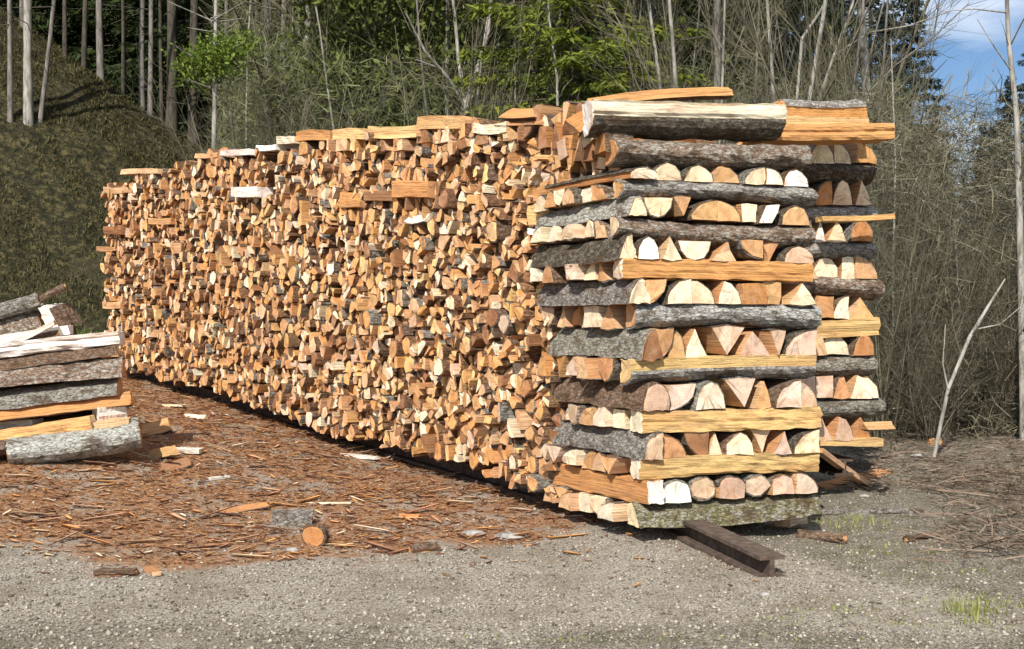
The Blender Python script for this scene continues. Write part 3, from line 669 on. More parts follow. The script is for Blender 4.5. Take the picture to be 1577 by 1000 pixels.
# ------------------------------------------------------------------ small pile at the left edge
gp = 'logs of the small pile at the left edge'  # white wood in this pile paints the sun glare on upturned split faces
LP = [  # x0,y0,Y0, x1,y1,Y1, th, kind, wood, end, bark, depth, label
 (15, 697, 7.25, 217, 668, 7.45, 46, 'front', 'tan', 'brown', 'white', .24, 'thick grey-white mottled log at the bottom of the small left pile'),
 (-140, 712, 7.15, 14, 690, 7.2, 20, 'front', 'tan', 'tan', 'brown', .14, 'narrow brown log at the lower left picture edge, beside the mottled log'),
 (-120, 690, 7.30, 145, 652, 7.45, 24, 'sq', 'amber', 'pale', 'brown', .18, 'orange-brown split log lying just above the thick mottled log'),
 (148, 656, 7.42, 200, 650, 7.46, 12, 'sq', 'tan', 'tan', 'brown', .14, 'short tan slat on the right end of the mottled log'),
 (148, 641, 7.5, 190, 636, 7.6, 24, 'sq', 'white', 'white', 'brown', .14, 'bright white cut block between the two orange logs of the left pile'),
 (-120, 672, 7.6, 60, 652, 7.6, 14, 'sq', 'white', 'white', 'grey', .18, 'white slat at the left edge under the long orange log'),
 (-140, 650, 7.35, 202, 610, 7.6, 24, 'tri', 'amber', 'amber', 'brown', .2, 'long reddish-orange split log in the middle of the left pile'),
 (-150, 634, 7.4, 184, 594, 7.6, 26, 'frontlow', 'tan', 'tan', 'grey', .2, 'lower of the two grey bark logs in the left pile'),
 (-150, 598, 7.35, 190, 565, 7.6, 30, 'triL', 'tan', 'tan', 'flaky', .2, 'upper of the two grey bark logs in the left pile'),
 (-150, 584, 7.42, 180, 537, 7.64, 20, 'frontlow', 'tan', 'pale', 'brown', .2, 'thin brown bark log under the broad white split log'),
 (-150, 566, 7.45, 187, 521, 7.75, 22, 'sq', 'white', 'white', 'brown', .34, 'broad split log with glaring white upper face on the left pile'),
 (-100, 545, 7.75, 110, 508, 7.9, 14, 'sq', 'white', 'white', 'brown', .16, 'narrow white split log behind the broad white one'),
 (-60, 556, 7.6, 84, 497, 7.75, 7, 'sq', 'white', 'tan', 'brown', .08, 'thin white splinter log slanting up across the left pile'),
 (-160, 528, 7.7, 62, 494, 8.0, 34, 'dome', 'tan', 'tan', 'flaky', .24, 'reddish bark log near the top of the left pile'),
 (-160, 508, 7.72, 68, 478, 8.05, 22, 'front', 'tan', 'tan', 'grey', .2, 'grey log second from the top of the left pile'),
 (-160, 522, 7.6, 60, 462, 7.9, 20, 'round', 'tan', 'tan', 'grey', .09, 'crooked brown-grey branch log on the left pile top'),
 (58, 463, 7.9, 101, 441, 7.95, 7, 'round', 'tan', 'tan', 'brown', .03, 'thin branch tip sticking up right from the left pile'),
 (74, 490, 7.85, 110, 482, 8.1, 30, 'par', 'white', 'white', 'brown', .14, 'white square log end standing out on the left pile top'),
 (82, 512, 7.9, 104, 505, 8.1, 18, 'dome', 'orange', 'brown', 'brown', .12, 'dark brown stub under the white square log end')]
KP = on_ground(110, 712).y / 7.35; print('KP', KP)
for x0, y0, Y0, x1, y1, Y1, th, kd, wd, en, bk, dp, lab in LP:
    Y0, Y1, dp = Y0 * KP, Y1 * KP, dp * KP
    free_log(x0, y0, Y0, x1, y1, Y1, th, kd, wd, en, bk, lab, gp, depth=dp, seg=8 if th > 10 else 4, rough=1.7)
hp2 = Heap()
for k in range(20):   # hidden body of the small pile
    y = 700 - k // 2 * 17; Y = (7.85 + (k % 2) * .22) * KP
    P_, B_ = profile('dome', .2 * KP, .09 * KP, R); a = at(-160, y, Y); b = at(95 if y < 560 else 165, y - 30 if y > 500 else y - 25, Y); X = (b - a); ln = X.length; X.normalize()
    if y - 30 < 500: continue
    hp2.add(log_geo(P_, B_, a, X, Vector((0, 1, 0)), UP, ln, R, R.choice(TAN), R.choice(TAN), (.15, .1, .06), .3, 2, shell=False)[0])
tag(hp2.build('piled_firewood'), 'firewood filling the inside of the small left pile', 'firewood', None, 'stuff')

# ------------------------------------------------------------------ scraps on the ground
gs = 'wood scraps lying on the yard'
def scrap(px, py, ln, w_, h_, ang, kind, wood, end, bark, label, tilt=0, name='wood_scrap'):
    p = on_ground(px, py); X = Vector((math.cos(rad(ang)), math.sin(rad(ang)), math.sin(rad(tilt)))).normalized(); A = UP.cross(X).normalized(); U = X.cross(A)
    U = U if U.z > 0 else -U
    o = log_thing(kind, w_, h_, p - X * ln / 2 + UP * (h_ * .42), X, A, U, ln, wood, end, bark, label, gs, seg=5, rough=2.2, bend=.0, taper=R.uniform(.7, .95), name=name)
    o['category'] = 'wood scrap'; THINGS[0] -= 1; return o
scrap(450, 806, .20, .09, .065, 12, 'dome', 'orange', 'orange', 'grey', 'dark grey barked chunk with an orange left end on the yard')
scrap(488, 838, .07, .11, .09, 70, 'round', 'orange', 'orange', 'brown', 'round orange log butt facing the camera on the yard')
scrap(375, 786, .24, .05, .03, 30, 'tri', 'orange', 'orange', 'brown', 'long rusty-orange bark strip left of the grey chunk', 6)
scrap(652, 850, .15, .05, .028, 32, 'slab', 'orange', 'orange', 'brown', 'bright orange split scrap lying alone on the gravel')
scrap(236, 884, .12, .045, .02, -60, 'sq', 'tan', 'tan', 'brown', 'small tan chip standing out at the gravel edge')
scrap(178, 886, .16, .06, .02, 5, 'slab', 'brown', 'brown', 'brown', 'flat reddish-brown bark plate at the gravel edge')
scrap(630, 798, .10, .06, .025, 0, 'tri', 'orange', 'orange', 'brown', 'small orange chip in the middle of the yard')
scrap(338, 739, .13, .03, .015, 50, 'sq', 'white', 'white', 'brown', 'little white splinter in front of the small pile')
scrap(268, 628, .16, .08, .02, 10, 'sq', 'pale', 'pale', 'grey', 'flat pale board scrap by the foot of the long face')
scrap(285, 698, .2, .1, .03, 0, 'sq', 'white', 'pale', 'grey', 'flat greyish-white scrap beside the mottled log')
scrap(300, 645, .2, .05, .03, -25, 'tri', 'pale', 'pale', 'grey', 'pale wedge scrap lying against the foot of the long face')
scrap(497, 778, .3, .012, .01, 2, 'sq', 'pale', 'pale', 'brown', 'long thin pale sliver on the chips')
scrap(236, 668, .2, .1, .08, 25, 'tri', 'orange', 'brown', 'brown', 'dark orange wood lump beside the right end of the mottled log', 15)
scrap(250, 705, .2, .09, .06, -30, 'tri', 'orange', 'yellow', 'brown', 'glowing orange splintered lump below the mottled log', 12)
scrap(270, 722, .16, .06, .05, 40, 'tri', 'brown', 'brown', 'brown', 'dark splintered lump at the end of the orange lumps', 12)
scrap(1265, 832, .26, .035, .03, -50, 'round', 'orange', 'orange', 'brown', 'crooked reddish stick below the right end of the near crib', 4)
scrap(1320, 793, .75, .03, .022, 3, 'round', 'tan', 'tan', 'grey', 'long grey stick lying right of the near crib')
scrap(1430, 830, .35, .02, .015, 35, 'round', 'tan', 'tan', 'brown', 'thin tan stick on the brown brush at the right')
scrap(555, 706, .3, .06, .02, -38, 'sq', 'white', 'white', 'grey', 'pale grey board scrap at the foot of the long face')
scrap(1440, 686, .1, .06, .05, 10, 'tri', 'orange', 'orange', 'brown', 'reddish stump-like chip at the foot of the leaning pale stem')
STONE = noise_mat('stone', [(.35, (.12, .115, .11)), (.6, (.36, .34, .31))], 14, None, .5, .01)
def rock(px, py, s, label, sq=.5):
    import bmesh
    p = on_ground(px, py); bm = bmesh.new(); bmesh.ops.create_icosphere(bm, subdivisions=2, radius=s)
    for v in bm.verts: v.co *= 1 + .35 * mnoise.noise(v.co / s * 1.2 + Vector((px, py, 0)))
    for v in bm.verts: v.co.z *= sq; v.co.x *= 1.3
    me = bpy.data.meshes.new('rock'); bm.to_mesh(me); bm.free(); me.materials.append(STONE)
    o = put('rock', me); o.location = p + UP * s * sq * .4; tag(o, label, 'rock', 'rocks on the yard')
rock(785, 829, .055, 'dark flat rock on the gravel in front of the long face', .35)
rock(728, 824, .045, 'low grey rock just left of the dark flat rock', .35)
rock(1412, 704, .03, 'small light rock at the edge of the brush')
rock(1330, 766, .022, 'tiny white rock on the soil right of the cribs')
rock(450, 850, .022, 'tiny whitish rock beside the round orange butt')
rock(1178, 917, .018, 'tiny pale rock on the gravel below the steel beam')

# ------------------------------------------------------------------ gravel, chips, grass (uncountable)
def scatter_stones(n, seed):
    r = np.random.RandomState(seed); base = np.array([(1, 0, 0), (-.9, .2, 0), (0, 1, 0), (.1, -1, 0), (0, 0, 1), (0, 0, -1)], float)
    fc = np.array([(0, 2, 4), (2, 1, 4), (1, 3, 4), (3, 0, 4), (2, 0, 5), (1, 2, 5), (3, 1, 5), (0, 3, 5)])
    V, Fc, T = [], [], []
    k = 0
    pal = np.array([(.44, .39, .32), (.30, .26, .205), (.42, .375, .31), (.22, .185, .14), (.34, .29, .235), (.15, .125, .10)])
    while k < n:
        y = 3.3 + 4.7 * r.rand() ** 1.4; x = (r.rand() - .5) * 1.15 * y
        if chip_mask(x, y) > .5 and r.rand() < .75: continue
        if soil_mask(x, y) > .6 and r.rand() < .45: continue
        s = .0022 + .008 * r.rand() ** 5; M = base * (1 + .35 * r.randn(6, 1) * .6) * s * np.array([1.2, 1, .7]); a = r.rand() * 6.28
        c, s_ = math.cos(a), math.sin(a); M = M @ np.array([(c, s_, 0), (-s_, c, 0), (0, 0, 1)])
        V.append(M + (x, y, ground_z(x, y) + s * .25)); Fc.append(fc + 6 * k); T.append(np.repeat([pal[r.randint(6)] * r.uniform(.6, 1.0)], 8, 0)); k += 1
    return np.concatenate(V), np.concatenate(Fc), np.concatenate(T)
V, Fc, T = scatter_stones(46000, 3)
tag(put('gravel', np_mesh('gravel', V, Fc, TINT, T)), 'loose pale gravel strewn over the yard', None, None, 'stuff')

def scatter_chips(n, seed):
    r = np.random.RandomState(seed); V, Fc, T = [], [], []; k = 0
    pal = np.array([(.56, .27, .11), (.62, .30, .10), (.50, .26, .14), (.38, .18, .10), (.60, .36, .20), (.66, .46, .27), (.28, .13, .075), (.46, .28, .18), (.70, .56, .40), (.56, .27, .10), (.20, .10, .065)])
    fq = np.array([(0, 1, 2, 3), (4, 5, 6, 7), (0, 4, 5, 1), (1, 5, 6, 2), (2, 6, 7, 3), (3, 7, 4, 0)])
    while k < n:
        y = 4.5 + 6.5 * r.rand(); x = -5.2 + 6.4 * r.rand(); cm = chip_mask(x, y) + .6 * mnoise.noise((x * 2.3, y * 2.3, 4)) + .3 * mnoise.noise((x * 6, y * 6, 4)) - .1
        if r.rand() > (cm if cm > .35 else .04 + .25 * max(0, cm) if y > 4.75 else .02): continue
        if y > 6.0 and x > .3: continue
        ln = .007 + .045 * r.rand() ** 2.5 + (.2 * r.rand() ** 2 if r.rand() < .05 else 0); w_ = min(.026, ln * r.uniform(.08, .5)); h_ = .0015 + .004 * r.rand()
        B = np.array([(-1, -1, 0), (1, -.5, 0), (.9, .8, 0), (-.8, 1, 0), (-1, -1, 1), (1, -.5, 1), (.9, .8, 1), (-.8, 1, 1)], float) * (ln / 2, w_ / 2, h_)
        a = r.normal(.05, .45); ti = r.normal(0, .18); c, s_ = math.cos(a), math.sin(a); ct, st_ = math.cos(ti), math.sin(ti)
        B = B @ np.array([(ct, 0, st_), (0, 1, 0), (-st_, 0, ct)]); B = B @ np.array([(c, s_, 0), (-s_, c, 0), (0, 0, 1)])
        V.append(B + (x, y, ground_z(x, y) + .003 + abs(st_) * ln / 2)); Fc.append(fq + 8 * k); T.append(np.repeat([pal[r.randint(11)] * r.uniform(.75, 1.15)], 6, 0)); k += 1
    return np.concatenate(V), np.concatenate(Fc), np.concatenate(T)
V, Fc, T = scatter_chips(27000, 5)
tag(put('wood_chips', np_mesh('wood_chips', V, Fc, TINT, T)), 'reddish wood chips and bark slivers carpeting the yard', None, None, 'stuff')

def blades(points, heights, seed, width=.004, lean=.5, cols=((.12, .2, .03), (.2, .3, .05))):
    r = np.random.RandomState(seed); n = len(points); P = np.array(points); H = np.array(heights)[:, None]
    a = r.rand(n) * 6.283; d = np.stack([np.cos(a), np.sin(a), 0 * a], 1); side = np.stack([-np.sin(a), np.cos(a), 0 * a], 1) * width * (.6 + .8 * r.rand(n, 1))
    tip = P + d * H * lean * r.rand(n, 1) + np.array([0, 0, 1]) * H; mid = (P + tip) / 2 + np.array([0, 0, 1]) * H * .12
    V = np.stack([P - side, P + side, mid + side * .7, mid - side * .7, tip], 1).reshape(-1, 3)
    i = np.arange(n)[:, None] * 5; f = np.concatenate([i + [0, 1, 2], i + [0, 2, 3], i + [3, 2, 4]], 0)
    c0, c1 = np.array(cols[0]), np.array(cols[1]); t = r.rand(n, 1); T = c0 * (1 - t) + c1 * t; return V, f, np.concatenate([T, T, T], 0)
pts, hs = [], []
rr = random.Random(5)
def tuft_area(px, py, rx, ry, n, h, dense=1):
    c = on_ground(px, py)
    for _ in range(n):
        x = c.x + rr.gauss(0, rx); y = c.y + rr.gauss(0, ry); pts.append((x, y, ground_z(x, y) - .002)); hs.append(h * rr.uniform(.4, 1.2))
for a in [(1490, 945, .05, .05, 130, .05), (1520, 930, .12, .06, 160, .025), (1515, 962, .05, .03, 40, .03), (1285, 940, .12, .06, 110, .018), (1190, 955, .08, .04, 60, .014), (1320, 805, .10, .12, 160, .04), (1375, 850, .15, .12, 140, .022),
          (1060, 985, .3, .04, 120, .014), (1255, 800, .05, .1, 50, .03), (1440, 880, .2, .1, 140, .016), (860, 990, .1, .03, 40, .012), (1380, 960, .2, .05, 120, .014)]: tuft_area(*a)
V, f, T = blades(pts, hs, 2, .0022, .8, ((.16, .18, .05), (.34, .36, .12)))
tag(put('grass', np_mesh('grass', V, f, LEAF, T)), 'sparse short grass tufts sprouting from the gravel', None, None, 'stuff')
pts, hs = [], []
for _ in range(9000):
    Y = rr.uniform(10.8, 12.6); px = rr.uniform(40, 190); x = (px - CX) / F * Y; pts.append((x, Y, ground_z(x, Y))); hs.append(rr.uniform(.04, .12))
V, f, T = blades(pts, hs, 3, .008, .7, ((.10, .17, .03), (.20, .30, .05)))
tag(put('grass', np_mesh('grass', V, f, LEAF, T)), 'green grass strip at the hill foot past the far end of the stack', None, None, 'stuff')
# hillside herbs
pts, hs = [], []
for _ in range(70000):
    Y = rr.uniform(12.2, 19.5); x = rr.uniform(-10.5, -1.5)
    if mnoise.noise((x * 1.3, Y * 1.3, 8)) < -.15 and rr.random() < .7: continue
    pts.append((x, Y, ground_z(x, Y))); hs.append(rr.uniform(.02, .08))
V, f, T = blades(pts, hs, 4, .007, 1.6, ((.02, .023, .009), (.15, .135, .055)))
tag(put('undergrowth', np_mesh('undergrowth', V, f, LEAF, T)), 'low dark herbs and moss covering the hillside', None, None, 'stuff')

# ------------------------------------------------------------------ trees
BARKS = dict(pale=noise_mat('pale_tree_bark', [(.35, (.12, .11, .09)), (.6, (.36, .34, .30))], 5, (4, 4, 1), .6, .02),
             grey=noise_mat('grey_tree_bark', [(.35, (.07, .062, .052)), (.6, (.22, .20, .18))], 5, (4, 4, 1), .6, .02),
             dark=noise_mat('dark_tree_bark', [(.35, (.03, .026, .02)), (.65, (.10, .085, .065))], 5, (4, 4, 1), .6, .02),
             twig=noise_mat('twig_bark', [(.35, (.055, .052, .032)), (.65, (.21, .19, .13))], 3, None, .2, .01),
             brown=noise_mat('brown_twig_bark', [(.35, (.05, .044, .03)), (.65, (.19, .165, .115))], 3, None, .2, .01))
def tubes(name, S, mat, sides=5):
    """S rows: p0(3) p1(3) r0 r1"""
    S = np.array(S, float); p0, p1, r0, r1 = S[:, :3], S[:, 3:6], S[:, 6:7], S[:, 7:8]
    d = p1 - p0; d /= np.linalg.norm(d, axis=1, keepdims=True) + 1e-9
    ref = np.where(np.abs(d[:, 2:3]) > .9, np.array([[1., 0, 0]]), np.array([[0, 0, 1.]])); a = np.cross(d, ref); a /= np.linalg.norm(a, axis=1, keepdims=True) + 1e-9; b = np.cross(d, a)
    ring = lambda p, r_: np.stack([p + (a * math.cos(6.2832 * k / sides) + b * math.sin(6.2832 * k / sides)) * r_ for k in range(sides)], 1)
    V = np.concatenate([ring(p0, r0), ring(p1, r1)], 1).reshape(-1, 3); n = len(S); base = np.arange(n)[:, None] * 2 * sides
    f = np.concatenate([base + np.array([k, (k + 1) % sides, sides + (k + 1) % sides, sides + k]) for k in range(sides)], 0)
    me = np_mesh(name, V, f, mat); me.polygons.foreach_set('use_smooth', [True] * len(me.polygons)); return me
def grow(r, p, d, ln, rd, lvl, maxl, out, nseg=4, wob=.12, kids=5, up=.06, ang=.8, ratio=.5):
    pts = [p]
    for s in range(nseg):
        d = (d + Vector((r.gauss(0, wob), r.gauss(0, wob), r.gauss(0, wob) + up))).normalized()
        q = p + d * ln / nseg; ra = rd * (1 - .75 * s / nseg); rb = rd * (1 - .75 * (s + 1) / nseg)
        out[min(lvl, 1)].append((*p, *q, ra, rb)); p = q; pts.append((q, d, rb))
    if lvl >= maxl: return
    for k in range(kids if lvl else int(kids * 1.6)):
        i = r.randint(1 if lvl else max(1, nseg // 4), nseg - 1) if nseg > 1 else 1; q, dd, rb = pts[i]
        ax = Vector((r.gauss(0, 1), r.gauss(0, 1), r.gauss(0, .6))); side = (ax - dd * ax.dot(dd)).normalized()
        nd = (dd * math.cos(ang) + side * math.sin(ang)).normalized(); q = q - dd * r.random() * ln / nseg
        grow(r, q, nd, ln * ratio * r.uniform(.6, 1.1) * (1 - .35 * i / nseg), max(rb * .6, .0018), lvl + 1, maxl, out, 4 if lvl == 0 else 3, wob * 1.4, kids, up, ang, ratio)
def bare_proto(seed, h, rd, lean=(0, 0), kids=6, maxl=3, stems=1, ang=.7, tmat='grey', cmat='twig', ratio=.45, up=.04, nseg=9, wob=.05):
    r = random.Random(seed); out = [[], []]
    for s in range(stems):
        a = r.uniform(0, 6.28); sp = .0 if stems == 1 else r.uniform(.08, .4)
        d = Vector((lean[0] + math.cos(a) * sp, lean[1] + math.sin(a) * sp, 1)).normalized()
        grow(r, Vector((math.cos(a) * sp * .4, math.sin(a) * sp * .4, -.08)), d, h * (1 if stems == 1 else r.uniform(.6, 1)), rd * (1 if stems == 1 else r.uniform(.5, 1)), 0, maxl, out, nseg, wob, kids, up, ang, ratio)
    return tubes('trunk', out[0], BARKS[tmat], 7 if rd > .03 else 5), tubes('crown', out[1], BARKS[cmat], 3)
def place(name, meshes, loc, rz, s, label, cat, group, sz=None):
    o = empty(name, loc); o.rotation_euler.z = rz; o.scale = (s, s, sz or s)
    for nm, me in zip(('trunk', 'crown', 'foliage'), meshes):
        if me: put(nm, me, o)
    tag(o, label, cat, group); return o

def leaf_cloud(r, lobes, n, size, cols, droop=0):
    P = []
    for (c, rx, ry, rz_), k in lobes:
        m = int(n * k); v = r.randn(m, 3); v /= np.linalg.norm(v, axis=1, keepdims=True); rr_ = .35 + .65 * r.rand(m, 1) ** .5
        cl = r.randint(0, max(4, m // 60), m); off = r.randn(max(4, m // 60) + 1, 3) * .35
        P.append(np.array(c) + (v * rr_ * .55 + off[cl] * .75) * (rx, ry, rz_))
    P = np.concatenate(P); n = len(P); s = size * (.5 + r.rand(n, 1)); a = r.randn(n, 3); a /= np.linalg.norm(a, axis=1, keepdims=True); b = np.cross(a, r.randn(n, 3)); b /= np.linalg.norm(b, axis=1, keepdims=True)
    V = np.stack([P - a * s, P + b * s * .5, P + a * s, P - b * s * .5], 1).reshape(-1, 3); f = np.arange(n * 4).reshape(-1, 4)
    t = r.rand(n, 1); T = np.array(cols[0]) * (1 - t) + np.array(cols[1]) * t; return np_mesh('foliage', V, f, LEAF, T)

def conifer_proto(seed, h, base, spread, n, cols, tmat='dark', size=.16):
    r = np.random.RandomState(seed); out = []; P, D_, S_ = [], [], []
    nb = int(h * 15)
    out.append([(0, 0, -.2, 0, 0, h * .5, h * .011, h * .007), (0, 0, h * .5, 0, 0, h, h * .007, .01)]); br = []
    for k in range(nb):
        t = (k + r.rand()) / nb; z = base + (h - base) * t; L_ = spread * (1 - t) ** .8 * r.uniform(.55, 1.1) + .15; a = r.rand() * 6.283
        d = np.array([math.cos(a), math.sin(a), .15 - .45 * (1 - t)]); tip = np.array([0, 0, z]) + d * L_; br.append((0, 0, z, *tip, .02, .005))
        m = max(6, int(n / nb * (L_ / spread) * 2.0)); q = r.rand(m, 1) ** .65; p = np.array([0, 0, z]) + d * L_ * q
        wv = np.array([-math.sin(a), math.cos(a), 0]) ; off = r.randn(m, 1) * .16 * L_ * (1.15 - q); p = p + wv * off; p[:, 2] -= np.abs(off[:, 0]) * .25 + r.rand(m) * .14
        dd = d * .7 + wv * np.sign(off) * .8 + np.array([0, 0, -.45]) + r.randn(m, 3) * .35; P.append(p); D_.append(dd)
    P = np.concatenate(P); D_ = np.concatenate(D_); D_ /= np.linalg.norm(D_, axis=1, keepdims=True); n = len(P)
    s = size * (.5 + r.rand(n, 1)); sd = np.cross(D_, r.randn(n, 3)); sd /= np.linalg.norm(sd, axis=1, keepdims=True)
    V = np.stack([P - sd * s * .16, P + sd * s * .16, P + D_ * s], 1).reshape(-1, 3); f = np.arange(n * 3).reshape(-1, 3)
    t = r.rand(n, 1); T = np.array(cols[0]) * (1 - t) + np.array(cols[1]) * t
    return tubes('trunk', out[0], BARKS[tmat], 7), tubes('crown', br, BARKS['dark'], 3), np_mesh('foliage', V, f, LEAF, T)

# protos
CON = [conifer_proto(1, 15, 1.2, 3.0, 34000, ((.012, .022, .008), (.06, .085, .022))), conifer_proto(2, 17, 2.2, 3.4, 36000, ((.015, .025, .010), (.06, .075, .025))), conifer_proto(3, 13, .7, 2.6, 30000, ((.02, .032, .012), (.075, .088, .03)))]
CLIGHT = conifer_proto(4, 12, .6, 2.8, 34000, ((.05, .08, .012), (.25, .28, .04)), size=.15)
CBLUE = conifer_proto(5, 12, .8, 2.3, 30000, ((.015, .03, .03), (.05, .08, .075)))
HIGH = [conifer_proto(6, 19, 8.5, 3.0, 16000, ((.012, .02, .008), (.05, .065, .02)), 'pale'), conifer_proto(7, 18, 7.5, 2.6, 14000, ((.012, .02, .008), (.05, .065, .02)), 'grey')]
SAP = [bare_proto(11, 5.5, .019, (0, 0), 6, 3, 1, .6), bare_proto(12, 6.5, .024, (.08, 0), 7, 3, 1, .55, 'pale'), bare_proto(13, 4.5, .015, (-.1, .05), 6, 3, 1, .7, 'twig')]
SHR = [bare_proto(21, 3.0, .009, (0, 0), 7, 2, 9, .6, 'twig', 'twig', .5, .05, 6, .1), bare_proto(22, 2.4, .008, (0, 0), 7, 2, 11, .7, 'brown', 'brown', .5, .03, 5, .12), bare_proto(23, 4.2, .011, (.05, 0), 7, 2, 8, .5, 'twig', 'twig', .45, .06, 7, .08)]
TRE = [bare_proto(31, 11, .085, (.03, 0), 9, 3, 1, .75, 'pale', 'twig', .42), bare_proto(32, 12, .075, (-.04, 0), 9, 3, 1, .65, 'grey', 'twig', .42)]

WH = [(120, 'above the trio of trunks'), (250, 'above the hill crest'), (400, 'behind the young green tree'), (520, 'behind the left top blocks'), (640, 'behind the middle top blocks'), (760, 'behind the highest orange block'),
      (900, 'behind the humped top piece'), (1040, 'behind the pale top log'), (1190, 'beside the thick grey trunk'), (1340, 'behind the far crib top'), (1430, 'just right of the far crib'), (1530, 'below the sky gap'), (9999, 'at the right picture edge')]
def where(px): return next(t for l, t in WH if px < l)
WH_ = where
def tall(px, py, Y, wpx, proto, label, lean=0, group='tall trunks on the hillside'):
    p = stand(px, Y) if py is None else on_ground(px, py)
    if p.y > 18.6: p = stand(px, 18.3)
    s = 1; o = empty('conifer_tree', p); h = 19; wd = wpx / F * p.y; r = random.Random(int(px)); out = []; q = Vector((0, 0, -.3)); d = Vector((lean, 0, 1)).normalized()
    for k in range(14):
        e = q + (d + Vector((r.gauss(0, .012), r.gauss(0, .012), 0))) * (h / 14); ra = wd / 2 * (1 - k / 18) * (1.25 if k == 0 else 1); rb = wd / 2 * (1 - (k + 1) / 18); out.append((*q, *e, ra, rb)); q = e
    put('trunk', tubes('trunk', out, BARKS[proto], 8), o)
    # dead snags on the lower trunk, live crown high up
    sn = []
    for k in range(26):
        z = r.uniform(1.2, 9); a = r.uniform(0, 6.28); L_ = r.uniform(.25, .9); b0 = Vector((d.x * z, 0, z)); b1 = b0 + Vector((math.cos(a) * L_, math.sin(a) * L_, r.uniform(-.25, .15))); sn.append((*b0, *b1, .009, .003))
    if 'slim shaded' not in label: put('branch_stubs', tubes('branch_stubs', sn, BARKS['dark'], 3), o)['kind'] = 'stuff'
    c = put('crown', HIGH[int(px) % 2][2], o); c.location = (d.x * 3 / max(.3, d.z) if lean else 0, 0, 0); c.rotation_euler.z = px
    tag(o, label, 'tree', group); return o
tall(16, 190, None, 8, 'grey', 'thin pale trunk, leftmost of the trio on the hillside')  # grey bark on hillside trunks is darkened to paint in the forest shade
tall(44, 190, None, 14, 'pale', 'thickest pale trunk of the trio on the hillside')
tall(58, 190, None, 7, 'grey', 'thin whitish trunk leaning right beside the thickest pale trunk', .13)
tall(156, 92, None, 11, 'grey', 'lone grey trunk standing on the hill crest')
tall(219, 145, None, 9, 'grey', 'left trunk of the close pair right of the hill crest')
tall(231, 147, None, 8, 'grey', 'right trunk of the close pair right of the hill crest')
tall(265, 152, None, 17, 'dark', 'thick dark trunk right of the close pair')
GB = 'tall trunks rising behind the stack'
tall(413, None, 15.5, 15, 'grey', 'rough brownish trunk behind the left half of the stack top', 0, GB)
tall(437, None, 16.5, 10, 'grey', 'straight slim grey trunk beside the rough brownish trunk', 0, GB)
tall(622, None, 17, 11, 'dark', 'dark trunk behind the middle of the stack', -.02, GB)
tall(640, None, 19, 7, 'grey', 'thin grey trunk just right of the dark trunk', .0, GB)
tall(1100, None, 12.2, 14, 'grey', 'thick grey trunk rising behind the near crib top', 0, GB)
tall(860, None, 14, 6, 'pale', 'slender pale trunk tilting left behind the stack, amid light green foliage', -.04, GB)
for px, Y, wd in [(395, 19, 8), (455, 18, 5), (575, 18, 6), (600, 20, 7), (668, 18, 5), (756, 19, 6), (1010, 18, 6), (1060, 20, 7), (1205, 19, 6), (35, 24, 7), (100, 23, 7), (128, 26, 8), (190, 25, 7), (250, 24, 6), (292, 22, 6), (300, 26, 10), (345, 20, 6), (362, 22, 8), (480, 20, 6), (520, 22, 7), (545, 19, 5), (700, 20, 6), (790, 21, 6)]:
    tall(px, None, Y, wd, 'grey' if px % 2 else 'dark', ('slim shaded trunk among others deep in the dark forest above the hill' if px < 370 else 'slim shaded trunk standing in the forest ' + WH_(px)), random.Random(px).uniform(-.02, .02), 'slim trunks deep in the dark forest')
# forked pale tree behind the stack
def custom_tree(paths, mat, cmat, label, name='bare_tree', kids=7, seed=1, group=None, maxl=2, clen=.9):
    """paths: list of polylines of (px,py,Y,width px)"""
    base = at(*paths[0][0][:3]); base.z = min(base.z, ground_z(base.x, base.y)); o = empty(name, base); T_, Cc = [], [[], []]; r = random.Random(seed)
    for j, pth in enumerate(paths):
        pp = [(at(a, b, Y) - base, wd / F * Y / 2) for a, b, Y, wd in pth]
        if j == 0: pp = [(Vector((0, 0, -.05)), pp[0][1] * 1.1)] + (pp if pp[0][0].length > .1 else pp[1:])
        for (p, ra), (q, rb) in zip(pp, pp[1:]):
            T_.append((*p, *q, ra, rb))
            for _ in range(int(kids * (q - p).length / 1.0)):
                t = r.random(); s = p + (q - p) * t; dd = (q - p).normalized(); ax = Vector((r.gauss(0, 1), r.gauss(0, .6), r.gauss(0, .4))); nd = (dd * .7 + (ax - dd * ax.dot(dd)).normalized() * .7 + Vector((0, 0, .2))).normalized()
                grow(r, s, nd, clen * r.uniform(.4, 1.1), max(.003, ra * .35), 1, maxl, Cc, 4, .16, 4, .05, .7, .5)
    put('trunk', tubes('trunk', T_, BARKS[mat], 7), o)
    if Cc[1]: put('crown', tubes('crown', Cc[1], BARKS[cmat], 3), o)
    tag(o, label, 'tree', group); return o
custom_tree([[(722, 300, 13, 11), (718, 160, 13, 10), (735, 110, 13, 8), (752, 50, 13, 6), (762, -60, 13, 3)], [(718, 165, 13, 8), (706, 90, 13.1, 6), (700, 20, 13.2, 5), (690, -60, 13.2, 3)], [(716, 165, 13, 6), (690, 120, 12.8, 5), (655, 80, 12.7, 4), (625, 20, 12.6, 2.5)], [(716, 150, 13, 4), (675, 105, 12.8, 4), (640, 92, 12.6, 2)]],
            'pale', 'twig', 'forked pale tree with spreading limbs behind the middle of the stack', seed=3)
custom_tree([[(1250, 260, 12, 7), (1262, 150, 12, 6), (1285, 85, 12, 5), (1312, 10, 12, 4), (1330, -60, 12, 2)], [(1285, 85, 12, 3), (1340, 50, 11.8, 3), (1400, 40, 11.7, 2.5), (1460, 18, 11.6, 2)]], 'pale', 'twig', 'pale stem slanting right behind the crib tops', seed=4)
